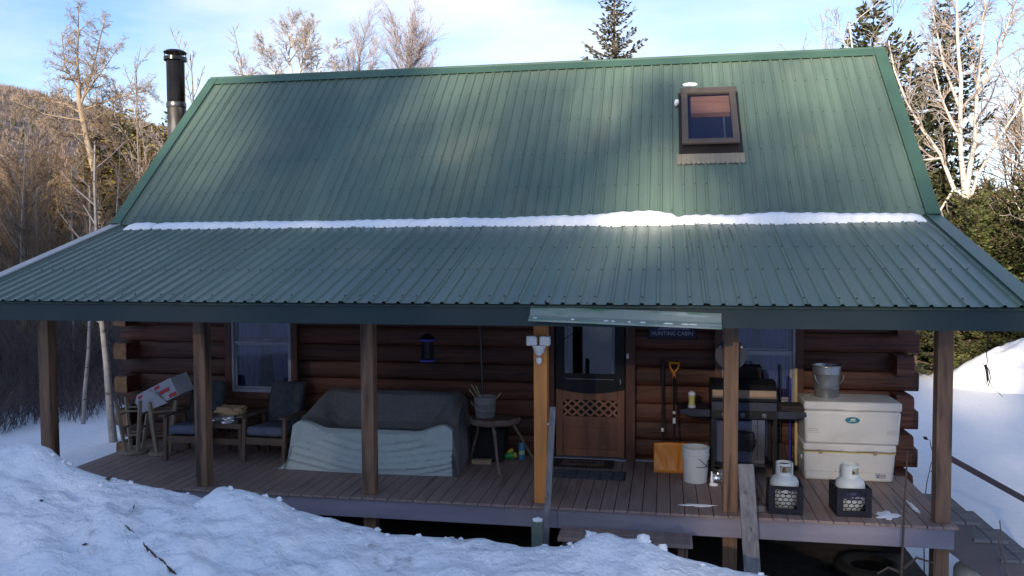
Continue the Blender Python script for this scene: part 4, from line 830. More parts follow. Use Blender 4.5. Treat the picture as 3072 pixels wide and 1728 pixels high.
t = thing('spray_bottle', 'yellow bottle with white cap on the left shelf of the grill', 'bottle', (7.43,1.46,.791)); mb = MB(); mb.lathe([(.042,0),(.044,.006),(.044,.03)], 20); mb.lathe([(.040,.145),(.042,.155),(.042,.17),(.03,.185),(.014,.188),(.014,.195),(.001,.196)], 20); mb.build('cap', MT['white'], t, smooth=40); mb = MB(); mb.lathe([(.0395,.0305),(.036,.06),(.036,.10),(.040,.1445)], 20); mb.build('body', mat('yellow_label', (.55,.48,.14), (.48,.42,.12), 12, rough=.5), t, smooth=40)
t = thing('grill_cover', 'dark crumpled cloth heaped on the right shelf of the grill', 'cloth', (8.56,1.50,.792)); mb = MB(); crumple(mb, (0,0,.03), (.15,.15,.035), 5.1, 14); mb.build('cloth', mat('dark_cloth', (.035,.027,.03), (.05,.035,.03), 9, rough=.95), t, smooth=40, fix=False); mb = MB(); mb.tube([(.13,-.12,.0),(.17,-.13,.02),(.17,-.14,.0)], .005, 6); mb.build('hook', MT['screw'], t)
t = thing('hanging_disc', 'round black metal disc hung on the back of the cracked post', 'disc', (7.775,.175,1.58)); mb = MB(); mb.lathe([(.001,0),(.15,.003),(.158,.012),(.15,.02),(.001,.017)], 48, M=Matrix.Rotation(R(90),3,'X'), capb=False, capt=False); mb.build('plate', mat('dark_disc', (.035,.036,.055), (.028,.03,.045), 4, rough=.45), t, smooth=30)
mb = MB()
for a in (38, 142): mb.lathe([(.008,0),(.008,.008),(.001,.009)], 8, (.135*math.cos(R(a)),-.02,.135*math.sin(R(a))), M=Matrix.Rotation(R(90),3,'X'))
mb.build('rivet', MT['white'], t); mb = MB(); mb.tube([(0,-.01,.15),(0,-.03,.30)], .004, 6); mb.build('hanger', MT['screw'], t)
t = thing('storage_case', 'black square case standing behind the grill below the window', 'case', (8.13,1.93,0)); mb = MB(); mb.box(-.15,-.06,.0,.14,-.01,1.235); mb.build('case', MT['dark'], t, bevel=.006); mb = MB(); mb.tube([(-.04,-.035,1.236),(-.04,-.035,1.27),(.04,-.035,1.27),(.04,-.035,1.236)], .006, 6); mb.build('handle', MT['black'], t)
t = thing('blue_pole', 'dark blue metal pole leaning by the right window', 'pole', (8.60,1.87,0)); mb = MB(); mb.tube([(.0,-.05,.0),(.0,.03,1.10)], .016, 10); mb.build('shaft', mat('blue_pole_paint', (.02,.03,.26), rough=.35), t, smooth=50); mb = MB(); mb.tube([(.0,-.003,.65),(.0,.005,.76)], .0185, 10); mb.build('grip', MT['white'], t, smooth=50)
t = thing('yardstick', 'pale yellow wooden stick leaning beside the blue pole', 'stick', (8.67,1.87,0)); mb = MB(); mb.beam((0,-.06,0),(0,.03,1.22),.03,.012); mb.build('stick', mat('yellow_stick', (.55,.43,.22), rough=.6), t); mb = MB(); mb.beam((0,-.066,.002),(0,-.062,.05),.034,.017); mb.build('end_cap', MT['screw'], t)
t = thing('broom', 'dark broom standing upside against the wall right of the grill', 'broom', (8.49,1.86,0)); mb = MB(); mb.tube([(0,-.04,.30),(0,.06,1.25)], .012, 8); mb.build('handle', MT['blackmetal'], t, smooth=50); mb = MB(); mb.prism([(-.035,.32),(.035,.32),(.10,.0),(-.10,.0)], 'y', -.06, -.02); mb.build('bristles', mat('bristle', (.05,.03,.02), (.03,.02,.015), 30, (8,8,.5), .95), t)
mb = MB(); crumple(mb, (7.72,1.13,.075), (.075,.08,.055), 9.0, 12); tag(mb.build('foil_tray', mat('bright_foil', (.6,.6,.65), rough=.2, metal=.9), smooth=25, fix=False), 'crumpled bright foil tray on the deck under the grill', 'foil')
mb = MB(); mb.obox((8.06,.085,.04),(.10,.11,.07),(0,0,R(10))); tag(mb.build('paving_block', mat('grey_block', (.16,.13,.12), (.12,.10,.095), 10, rough=.9, bump=.4), bevel=.018), 'small rounded brown stone block at the deck edge by the leaning plank', 'block')
mb = MB(); mb.box(7.99,.30,.001,8.10,1.05,.05); tag(mb.build('wood_offcut', MT['post'], bevel=.005), 'flat dark timber offcut lying on the deck behind the leaning plank', 'timber')

# ---------------------------------------------------------------- coolers
CW = mat('cooler_white', (.55,.545,.53), (.48,.475,.465), 3, rough=.42, bump=.05, c3=(.45,.42,.38), s3=5, lo3=.6, hi3=.85)
def slanted(mb, x0, x1, y0, y1, z0, z1, k):
    cx_, cy_ = (x0+x1)/2, (y0+y1)/2; vs = []
    for (z,f) in ((z0,k),(z1,1.0)):
        for (x,y) in ((x0,y0),(x1,y0),(x1,y1),(x0,y1)): vs.append((cx_+(x-cx_)*f if f == 1 else cx_+(x-cx_)*(1-(1-f)*.5), cy_+(y-cy_)*f, z))
    mb.add(vs, [(0,3,2,1),(4,5,6,7),(0,1,5,4),(1,2,6,5),(2,3,7,6),(3,0,4,7)])
def cooler(name, label, loc, w, d, h, lidh, yellow):
    t = thing(name, label, 'cooler', loc, 0, 'stacked white coolers')
    mb = MB(); slanted(mb, 0,w,0,d,0,h-lidh-.004,.93); mb.build('tub', CW, t, bevel=.028, smooth=60)
    mb = MB(); mb.box(-.006,-.008,h-lidh,w+.006,d+.006,h); mb.build('lid', CW, t, bevel=.02, smooth=60)
    if yellow:
        mb = MB(); mb.box(-.002,-.004,h-lidh-.018,w+.002,d+.002,h-lidh-.0045); mb.build('seal', mat('yellowed_seal', (.50,.40,.16), rough=.6), t)
        for x in (.18,w-.22):
            mb = MB(); mb.box(x-.02,-.018,h-lidh-.03,x+.02,-.0085,h-lidh+.02); mb.build('latch', mat('rusty_latch', (.35,.25,.2), rough=.5, metal=.4) if 'rusty_latch' not in bpy.data.materials else bpy.data.materials['rusty_latch'], t, bevel=.003)
    mb = MB(); mb.prism([(w*.42,h-lidh+.005),(w*.58,h-lidh+.005),(w*.56,h-lidh+.04),(w*.44,h-lidh+.04)], 'y', -.014, -.0085); mb.build('lid_grip', CW, t, bevel=.003)
    for s,x in ((-1,-.004),(1,w-.014)):
        mb = MB(); mb.box(x-.012,d*.25,h*.52,x+.03,d*.75,h*.62); mb.build('handle', CW, t, bevel=.006)
    return t
LINE = mat('cooler_groove', (.40,.39,.39), rough=.6)
t = cooler('cooler', 'white cooler with yellowed seal, lower of the two stacked coolers', (8.69,1.385,0), .99, .54, .43, .085, True)
mb = MB(); mb.box(.02,.0075,.108,.97,.012,.112); mb.build('groove', LINE, t)
IG = mat('navy_print', (.03,.045,.20), rough=.5)
text('brand_lettering', 'Igloo', .052, IG, t, (.835,.004,.072), rot=(R(86),0,0)); mb = MB(); mb.box(.785,.006,.054,.885,.011,.06); mb.build('underline', IG, t)
t = cooler('cooler', 'white cooler with teal oval badge, upper of the two stacked coolers', (8.685,1.345,.431), 1.04, .58, .49, .10, False)
mb = MB(); mb.lathe([(.001,0),(.074,0),(.078,.004),(.074,.008),(.001,.008)], 40, (.52,-.001,.285), M=Matrix.Rotation(R(90),3,'X') @ Matrix.Diagonal((1,.46,1))); mb.build('badge', mat('teal_badge', (.02,.16,.22), (.02,.12,.18), 8, rough=.35), t, smooth=30)
mb = MB(); mb.prism([(.495,.283),(.545,.283),(.553,.304),(.507,.304)], 'y', -.013, -.0095); mb.prism([(.48,.272),(.56,.272),(.56,.277),(.48,.277)], 'y', -.013, -.0095); mb.build('badge_emblem', mat('pale_emblem', (.5,.65,.62), rough=.5), t)
mb = MB()
for (xa,xb) in ((.02,.17),(.88,1.01)):
    for k in range(3): mb.box(xa+.01*k,-.003+.006*(1-k*.3),.13+.022*k,xb-.01*k,.010,.134+.022*k)
mb.build('groove', LINE, t)
mb = MB(); mb.lathe([(.05,0),(.055,.004),(.03,.02),(.008,.024)], 16, (.09,.35,.491)); mb.tube([(.02,.3,.498),(.13,.42,.505)], .006, 6); mb.build('drain_plug', mat('grey_cap', (.3,.29,.28), rough=.6), t, smooth=40)
t = thing('galvanised_bucket', 'shiny galvanised steel bucket standing on top of the stacked coolers', 'bucket', (8.985,1.70,.922)); pail(t, .132, .162, .37, GALV, (.28,.72))
mb = MB(); mb.tube([(.16*math.cos(a), -.165-.02*math.sin(a), .28-.15*math.sin(a)) for a in [math.pi*i/16*.98 for i in range(17)]], .004, 6); mb.build('handle', GALV, t)

# ---------------------------------------------------------------- propane tanks in crates
TW = mat('tank_white', (.52,.55,.55), (.45,.48,.485), 4, rough=.4, c3=(.40,.37,.33), s3=6, lo3=.64, hi3=.8)
CRT = mat('crate_plastic', (.009,.010,.018), (.013,.014,.022), 10, rough=.55, spec=.25)
def crate(loc, rz, label):
    t = thing('milk_crate', label, 'crate', loc, rz, 'black milk crates holding propane tanks'); h = .285; a = .165
    for (ax, s) in (('y',-1),('y',1),('x',-1),('x',1)):
        mb = MB(); th = .010
        def put(u0,z0,u1,z1):
            p = (u0,-a if s<0 else a-th,z0,u1,-a+th if s<0 else a,z1) if ax=='y' else (-a if s<0 else a-th,u0,z0,-a+th if s<0 else a,u1,z1)
            mb.box(*p)
        e = a if ax=='y' else a-th-.0005
        put(-e,0,e,.06); put(-e,h-.035,e,h); put(-e,.0605,-.105,h-.0355); put(.105,.0605,e,h-.0355)
        pts = []; R_ = .031; dx = R_*math.sqrt(3)
        def P(u,z): return Vector((u, s*(a-th/2), z)) if ax=='y' else Vector((s*(a-th/2), u, z))
        for r in range(6):
            for c in range(-4,5):
                u = c*dx*1.0+(dx/2 if r%2 else 0); z = .075+r*R_*1.5*.8
                for k in range(3):
                    a0 = R(30+60*k); a1 = R(90+60*k); u0,z0_,u1,z1_ = u+R_*math.cos(a0), z+R_*.8*math.sin(a0), u+R_*math.cos(a1), z+R_*.8*math.sin(a1)
                    if max(abs(u0),abs(u1)) < .108 and .055 < min(z0_,z1_) and max(z0_,z1_) < (.215 if abs(u) < .05 else .255): mb.beam(P(u0,z0_),P(u1,z1_),.006,.008)
        # hand hole rim
        for k in range(12):
            a0 = 2*math.pi*k/12; a1 = 2*math.pi*(k+1)/12; mb.beam(P(.058*math.cos(a0),.228+.022*math.sin(a0)),P(.058*math.cos(a1),.228+.022*math.sin(a1)),.006,.008)
        mb.build('side_panel', CRT, t)
    mb = MB(); mb.box(-a+.011,-a+.011,.004,a-.011,a-.011,.014); mb.build('floor', CRT, t)
    return t
def tank(loc, rz, label, collar_slot=True):
    t = thing('propane_tank', label, 'propane tank', loc, rz, 'white propane tanks'); r = .143
    mb = MB(); mb.lathe([(.09,0),(.10,.012),(.10,.03)], 32); mb.lathe([(.06,.028),(.115,.045),(r-.008,.085),(r,.13),(r,.255),(r-.006,.29),(.118,.325),(.08,.348),(.04,.36),(.02,.362)], 36); mb.build('body', TW, t, smooth=40)
    mb = MB(); th = .005; rc_ = .085; n_ = 48; z0, z1 = .335, .475
    def solid(a, z):
        d = math.degrees(a) % 360
        if 235 < d < 305 and .385 < z < .448: return False
        if 305 <= d < 322 and .365 < z: return False
        if 55 < d < 125 and .40 < z < .45: return False
        return True
    zs = [z0,.350,.365,.385,.40,.425,.448,.46,z1]
    for i in range(n_):
        a0, a1 = 2*math.pi*i/n_, 2*math.pi*(i+1)/n_
        for k in range(len(zs)-1):
            if solid((a0+a1)/2, (zs[k]+zs[k+1])/2):
                vs = [(q*math.cos(a), q*math.sin(a), z) for z in (zs[k],zs[k+1]) for (q,a) in ((rc_,a0),(rc_,a1),(rc_-th,a1),(rc_-th,a0))]
                mb.add(vs, [(0,3,2,1),(4,5,6,7),(0,1,5,4),(1,2,6,5),(2,3,7,6),(3,0,4,7)])
    mb.build('collar', TW, t)
    mb = MB(); mb.lathe([(.02,.36),(.02,.40),(.012,.405),(.012,.43)], 12); mb.tube([(0,0,.395),(0,-.05,.395)], .014, 8); mb.lathe([(.03,.43),(.03,.442),(.001,.443)], 10); mb.build('valve', mat('brass_valve', (.25,.17,.10), rough=.4, metal=.6) if 'brass_valve' not in bpy.data.materials else bpy.data.materials['brass_valve'], t)
    return t
crate((8.315,.20,.001), R(-2), 'black milk crate with a plain white tank in it beside the leaning plank')
tank((8.315,.20,.016), R(0), 'plain white propane tank in the crate beside the leaning plank')
crate((8.955,.225,.001), R(3), 'black milk crate with a tank in it, nearest the right corner post')
t2 = tank((8.955,.225,.016), R(38), 'white propane tank with a printed label band in the crate nearest the right corner')
mb = MB(); mb.lathe([(.1445,.15),(.1445,.25)], 36, capb=False, capt=False)
o = mb.build('label_band', mat('navy_label', (.03,.035,.10), (.05,.055,.12), 9, rough=.5), t2, smooth=60)
text('label_print', 'CAUTION', .022, MT['white'], t2, (-.06,-.146,.17), rot=(R(90),0,R(-38)))
tank((10.28,.85,-1.02), R(20), 'dirty white propane tank standing on the ground under the side steps')
# things under the deck
t = thing('tire', 'old dark tire lying on the ground under the deck corner', 'tire', (9.35,1.1,-1.02)); mb = MB(); mb.tube([(.28*math.cos(2*math.pi*i/32),.28*math.sin(2*math.pi*i/32),.11) for i in range(33)], .10, 14, cap=False); mb.build('tread', MT['dark'], t, smooth=60); mb = MB(); mb.lathe([(.10,.06),(.20,.06),(.20,.16),(.10,.16)], 24); mb.build('rim', MT['blackmetal'], t, smooth=40)

# ---------------------------------------------------------------- in front of the deck
GREYW = mat('weathered_plank', (.23,.215,.215), (.15,.14,.145), 3, (8,8,.5), .85, bump=.7, c3=(.08,.07,.07), s3=2.5, lo3=.62, hi3=.7)
t = thing('leaning_plank', 'wide weathered grey plank leaning on the deck edge by the cracked post', 'plank'); mb = MB(); mb.beam((7.905,-.10,.53),(7.965,-.62,-.98),.155,.04,up=(0,-.3,1)); mb.build('board', GREYW, t, bevel=.006); mb = MB(); mb.lathe([(.012,0),(.012,.006)], 8, (7.925,-.135,.44), M=Matrix.Rotation(R(75),3,'X')); mb.build('bolt', MT['screw'], t)
t = thing('leaning_stick', 'thin grey wooden batten leaning on the orange post in front of the deck', 'batten'); mb = MB(); mb.beam((5.975,-.02,1.03),(5.945,-.42,-.35),.062,.03,up=(0,-1,.3)); mb.build('stick', GREYW, t, bevel=.004); mb = MB(); mb.tube([(5.915,-.02,.84),(5.94,-.03,.86),(5.965,-.035,.87)], .008, 6); mb.build('hook', MT['white'], t)
t = thing('short_post', 'short mossy green post topped with snow in front of the deck', 'post', (5.90,-.62,0)); mb = MB(); mb.box(-.055,-.05,-.95,.055,.05,.02); mb.build('stump', mat('mossy_wood', (.10,.16,.13), (.17,.15,.13), 6, (6,6,.8), .85, bump=.5), t, bevel=.006); mb = MB(); blob(mb, (0,0,.03), (.052,.046,.022), 1.1, 8); mb.build('snow_cap', MT['snow'], t, smooth=80, fix=False)
t = thing('front_step', 'long low brown wooden step in front of the deck under the door', 'step', (6.74,-.50,0)); mb = MB(); mb.box(-.64,-.17,-.155,.64,-.004,-.115); mb.box(-.64,.004,-.155,.64,.16,-.115); mb.build('tread', MT['deck'], t, bevel=.005)
for x in (-.55,.0,.55): mb = MB(); mb.box(x-.045,-.13,-1.1,x+.045,.13,-.156); mb.build('leg', MT['post_grey'], t)
# snow patches on the deck
def patch(c, rx, ry, seed, label, rz=0):
    mb = MB(); n = 48
    def fn(u, v):
        a = 2*math.pi*u; k = 1+.5*fbm(math.cos(a)*1.4+seed, math.sin(a)*1.4, seed, 3); x = rx*k*v*math.cos(a); y = ry*k*v*math.sin(a); return (c[0]+x*math.cos(rz)-y*math.sin(rz), c[1]+x*math.sin(rz)+y*math.cos(rz), .002+.010*(1-v**2))
    mb.grid(n+1, 6, fn); tag(mb.build('snow_patch', MT['snow'], smooth=80, fix=False), label, 'snow', 'thin snow patches on the deck')
patch((7.46,.20,0), .17, .05, 1.0, 'thin snow patch on the deck in front of the white bucket')
patch((9.30,.17,0), .15, .10, 4.0, 'thin snow patch on the deck between the right crate and corner post', R(60))
patch((9.63,.50,0), .025, .22, 6.0, 'narrow streak of snow between the deck boards near the corner post', 0)
# weeds, hanging root, stalk
WEED = mat('dry_stem', (.10,.07,.05), (.07,.05,.04), 9, rough=.9); LEAFD = mat('dry_leaf', (.06,.035,.03), rough=.9)
def stems(name, label, cat, pts_list, r, leaves=(), m=WEED):
    t = thing(name, label, cat); mb = MB()
    for pts in pts_list: mb.tube(pts, [r*(1-.6*i/(len(pts)-1)) for i in range(len(pts))], 5)
    mb.build('stem', m, t)
    if leaves:
        mb = MB()
        for (p, s, a) in leaves:
            p = Vector(p); d = Vector((math.cos(a),.2,math.sin(a))); q = Vector((-math.sin(a),.4,math.cos(a))); mb.add([p, p+d*s*.5+q*s*.28, p+d*s, p+d*s*.5-q*s*.28+Vector((0,.01,0))], [(0,1,2,3)])
        mb.build('leaf', LEAFD, t, fix=False)
    return t
stems('dry_weed', 'dry weed with curled dark leaves growing beside the right deck edge', 'weed', [[(9.95,1.2,-1.0),(9.93,1.2,-.2),(9.96,1.2,.08),(10.0,1.2,.3),(10.06,1.2,.42)],[(10.03,1.2,.36),(9.99,1.2,.5),(9.98,1.2,.56)],[(10.06,1.2,.42),(10.04,1.2,.55),(10.10,1.2,.61)],[(10.06,1.2,.42),(10.13,1.2,.52),(10.2,1.2,.58)],[(10.06,1.2,.42),(10.14,1.2,.44),(10.2,1.2,.42)]], .007, [((9.97,1.2,.55),.07,2.6),((10.08,1.2,.6),.08,-.3),((10.14,1.2,.52),.08,-1.3),((10.16,1.2,.45),.05,-.6),((9.99,1.2,.2),.03,.3),((10.02,1.2,.33),.03,-1.0)])
stems('tall_stalk', 'tall brown dried stalk standing in front of the deck by the corner', 'stalk', [[(9.32,-.32,-1.0),(9.31,-.31,-.4),(9.325,-.30,.0),(9.335,-.3,.35),(9.35,-.3,.76)],[(9.33,-.3,-.35),(9.45,-.28,-.25),(9.6,-.25,-.3)],[(9.32,-.3,-.4),(9.2,-.28,-.36),(9.1,-.3,-.42)]], .017)
ROOT = mat('dark_root', (.03,.022,.03), rough=.9)
stems('hanging_root', 'dark dried root hanging on a thread from the eave at the right', 'root', [[(9.96,-.5,2.0),(9.965,-.45,1.8),(9.97,-.42,1.7),(9.985,-.4,1.63),(9.98,-.4,1.595),(9.955,-.4,1.60),(9.945,-.4,1.64)],[(9.975,-.4,1.60),(9.99,-.4,1.53),(10.0,-.4,1.46),(10.03,-.4,1.40),(10.12,-.4,1.31)],[(9.965,-.4,1.6),(9.98,-.4,1.52),(9.985,-.4,1.45),(9.975,-.4,1.40),(9.99,-.4,1.37)],[(9.97,-.4,1.6),(10.0,-.4,1.55),(10.015,-.4,1.48),(10.0,-.4,1.42),(10.02,-.4,1.37)],[(9.96,-.4,1.6),(9.99,-.4,1.5),(9.995,-.4,1.4)]], .006, m=ROOT)
stems('bare_twig', 'pale broken branch standing in the snow in front of the side steps', 'branch', [[(10.35,-.35,-1.0),(10.27,-.25,-.45),(10.22,-.22,-.2),(10.19,-.2,.12)],[(10.24,-.22,-.25),(10.185,-.21,-.1),(10.19,-.2,.0)],[(10.26,-.25,-.4),(10.4,-.25,-.45),(10.55,-.2,-.5)]], .014, m=mat('pale_branch', (.17,.13,.12), rough=.9))
# debris on the snowbank
BK = mat('bark_chip', (.055,.03,.025), (.09,.055,.045), 14, rough=.95)
rg = random.Random(12)
for (x,y,L_,a,lab) in ((3.25,-2.92,.10,-.9,'broken dark bark strip at the top of a trail of bark on the snowbank'),(3.34,-2.97,.12,-.8,'dark bark strip in the middle of the trail of bark on the snowbank'),(3.42,-2.99,.07,-.6,'short dark bark chip low in the trail of bark on the snowbank'),(3.49,-3.01,.13,-.5,'long dark bark strip at the lower end of the trail of bark on the snowbank'),
                    (2.64,-2.20,.06,1.3,'small dark twig lying alone high on the snowbank'),(1.93,-2.42,.05,.2,'small dark chip at the left of the snowbank'),(2.64,-2.82,.06,.3,'small bark crumb in the lower middle of the snowbank'),(2.14,-1.85,.10,.5,'rusty brown bark piece on a lump at the crest of the snowbank'),(2.85,-2.57,.12,-.5,'thin twig lying above the trail of bark on the snowbank')):
    mb = MB(); z = bank_z(x,y); c = Vector((x,y,z+.012)); d = Vector((math.cos(a)*.8,-.25,math.sin(a)*.55)).normalized(); n_ = 5
    w = .035 if L_ > .09 else .022
    if 'twig' in lab: w = .014
    ringp = []
    for i in range(n_+1):
        f = i/n_; ww = w*(.35+math.sin(math.pi*f))*rg.uniform(.6,1.2); ringp.append((c+d*(f-.5)*L_*1.35+Vector((rg.uniform(-.006,.006),0,rg.uniform(-.006,.006))), ww*.5))
    mb.tube([p for p,_ in ringp],[q*.62 for _,q in ringp],4); tag(mb.build('bark_piece', BK, smooth=20), lab, 'bark', 'bark and twigs scattered on the snowbank')

# ================================================================= trees
BIRCHB = mat('birch_bark', (.62,.58,.52), (.50,.45,.40), 3, (1,1,2.5), .75, c3=(.10,.08,.07), s3=7, lo3=.60, hi3=.68)
TWIGP = mat('pale_twig', (.36,.31,.28), (.27,.23,.205), 2, rough=.85); TWIGB = mat('brown_twig', (.20,.135,.085), (.13,.085,.055), 1.2, rough=.9); TWIGT = mat('tan_twig', (.28,.20,.12), (.20,.14,.085), .8, rough=.9)
GREYB = mat('grey_bark', (.24,.20,.17), (.16,.13,.11), 4, (1,1,.4), .85); BROWNB = mat('brown_bark', (.15,.11,.08), (.10,.07,.05), 5, (1,1,.4), .9)
NEED = mat('spruce_needles', (.075,.082,.030), (.040,.052,.024), 1.1, rough=.8, lo=.4, hi=.6); NEEDY = mat('young_spruce_needles', (.10,.115,.030), (.055,.070,.022), 1.6, rough=.8, lo=.38, hi=.62)
LARCHN = mat('larch_spurs', (.30,.23,.17), (.22,.17,.125), 1.4, rough=.9)

def rvec(rg): 
    a = rg.uniform(0, 2*math.pi); z = rg.uniform(-1,1); q = math.sqrt(1-z*z); return Vector((q*math.cos(a), q*math.sin(a), z))
def side_dir(d, ang, rg, az=None):
    a = d.orthogonal().normalized(); b = d.cross(a); t = rg.uniform(0,2*math.pi) if az is None else az
    return (d*math.cos(ang) + (a*math.cos(t)+b*math.sin(t))*math.sin(ang)).normalized()
def grow(T, C, rg, p, d, L, r, lvl, P):
    """one limb and, recursively, what it carries"""
    n = max(2, int(round(L/P['seg'][lvl]))); pts = [p.copy()]; dd = d.copy(); rr = [r]; tip = max(P['rmin'], r*(.25 if lvl else .2))
    for i in range(n):
        dd = (dd + rvec(rg)*P['wig'][lvl] + Vector((0,0,1))*P['up'][lvl]).normalized(); pts.append(pts[-1] + dd*(L/n)); rr.append(r+(tip-r)*(i+1)/n)
    (T if lvl < P['tl'] else C).tube(pts, rr, P['sides'][lvl], cap=False)
    limb(T, C, rg, pts, rr, L, lvl, P)
def limb(T, C, rg, pts, rr, L, lvl, P):
    if lvl >= P['max']: return
    nc = P['nc'][lvl]; nc = int(nc*rg.uniform(.8,1.2)) if nc > 3 else nc
    n = len(pts)-1
    for k in range(nc):
        t = P['start'][lvl] + (1-P['start'][lvl])*(k+rg.random())/nc; f = min(t*n, n-.001); i = int(f); q = pts[i].lerp(pts[i+1], f-i); ax = (pts[i+1]-pts[i]).normalized()
        cd = side_dir(ax, R(rg.uniform(*P['ang'][lvl])), rg); 
        cl = L*P['ratio'][lvl]*(1-P['taper'][lvl]*t)*rg.uniform(.65,1.25); cr = max(P['rmin'], (rr[i]*(.55 if lvl == 0 else .6)))
        if cl > .06: grow(T, C, rg, q, cd, cl, min(cr, cl*.035+P['rmin']), lvl+1, P)
BARE = dict(seg=[.7,.45,.3,.22,.2], wig=[.05,.13,.20,.25,.3], up=[.03,.07,.06,.04,.03], sides=[8,5,4,3,3], tl=2, max=3, nc=[16,9,7,5], start=[.28,.2,.15,.1], ang=[(28,58),(28,55),(25,60),(25,65)], ratio=[.42,.45,.45,.45], taper=[.55,.4,.3,.3], rmin=.0065)
def make_bare(name, label, cat, group, loc, H, r, seed, P=None, bark=None, twig=None, lean=(0,0), paths=None, rz=0):
    P = {**BARE, **{k: (list(v)+list(BARE[k])[len(v):] if isinstance(v, list) else v) for k, v in (P or {}).items()}}; rg = random.Random(seed); t = thing(name, label, cat, loc, rz, group); T, C = MB(), MB()
    if paths is None:
        n = max(4, int(H/P['seg'][0])); pts = [Vector((0,0,-.15))]; dd = Vector((lean[0],lean[1],1)).normalized()
        for i in range(n): dd = (dd + rvec(rg)*P['wig'][0] + Vector((0,0,.02))).normalized(); pts.append(pts[-1]+dd*(H/n))
        rr = [r*(1-.9*i/n)+P['rmin'] for i in range(n+1)]
        T.tube(pts, rr, P['sides'][0], cap=False); limb(T, C, rg, pts, rr, H, 0, P)
    else:
        for (pp, r0, r1, lv, ln) in paths:
            pts = []; pv = [Vector(q) for q in pp]
            for a, b in zip(pv, pv[1:]):
                m = max(1, int((b-a).length/.5)); pts += [a.lerp(b, j/m) + (rvec(rg)*.025 if j else Vector()) for j in range(m)]
            pts.append(pv[-1]); n = len(pts)-1; rr = [r0+(r1-r0)*i/n for i in range(n+1)]
            T.tube(pts, rr, 9 if lv == 0 else 6, cap=False); limb(T, C, rg, pts, rr, ln, lv, P)
    T.build('trunk', bark or GREYB, t, smooth=80, fix=False); C.build('crown', twig or TWIGB, t, fix=False); return t

def make_spruce(name, label, cat, group, loc, H, W, seed, dens=1.0, sparse=.15, needle=None, power=.8, droop=.25, leaf=.17, step=.30, low=.08, rz=0):
    rg = random.Random(seed); t = thing(name, label, cat, loc, rz, group); T, C = MB(), MB()
    T.tube([(0,0,-.2),(rg.uniform(-.03,.03)*H*.2,0,H*.5),(0,0,H)], [H*.013+.02,H*.008+.01,.008], 8, cap=False)
    z = H*low; a0 = rg.random()*6
    while z < H*.985:
        f = z/H; nb = int(rg.uniform(4,7)*min(1,.55+.6*(1-f)))+1
        for k in range(nb):
            if rg.random() < sparse: continue
            a = a0+2*math.pi*k/nb+rg.uniform(-.35,.35); L = W*((1-f)**power)*rg.uniform(.5,1.12)+.10; zz = z+rg.uniform(-.1,.1)
            nseg = max(3, int(L/.35)); pts = []; ca, sa = math.cos(a), math.sin(a); rise = .5*f
            for i in range(nseg+1):
                q = i/nseg; pts.append(Vector((ca*L*q, sa*L*q, zz + L*(rise*q - droop*(1-f*.6)*math.sin(q*2.2)*1.0 + .22*q*q*q))))
            T.tube(pts, [.012+.012*L*(1-i/nseg) for i in range(nseg+1)], 4, cap=False)
            m = max(3, int(L/leaf*1.9*dens))
            for j in range(m):
                q = (j+rg.random())/m
                if q < .12 and L > .6: continue
                fi = min(q*nseg, nseg-.001); i = int(fi); p = pts[i].lerp(pts[i+1], fi-i); ax = (pts[i+1]-pts[i]).normalized()
                for s in (-1,1):
                    lat = Vector((-sa*s, ca*s, rg.uniform(-.45,.15))); tl = min(.55, L*.34)*(1-.55*q)*rg.uniform(.6,1.2)+.06
                    td = (ax*rg.uniform(.45,.9)+lat*rg.uniform(.5,1.0)).normalized(); up = ax.cross(td).normalized(); nl = max(1, int(tl/leaf*1.5))
                    for u in range(nl):
                        c = p + td*tl*(u+.2)/nl; ln = leaf*rg.uniform(.7,1.3); w = leaf*rg.uniform(.20,.38); nrm = (up + rvec(rg)*.7).normalized(); sd = td.cross(nrm).normalized(); dv = (td+rvec(rg)*.35).normalized()
                        C.add([c - sd*w*.3, c + dv*ln*.5 - sd*w, c + dv*ln, c + dv*ln*.45 + sd*w], [(0,1,2,3)])
        z += step*rg.uniform(.75,1.25)*(1-.4*f)
    T.build('trunk', BROWNB, t, smooth=80, fix=False); C.build('crown', needle or NEED, t, fix=False); return t

# ---- trees that stand out in the photograph
G = ground_z
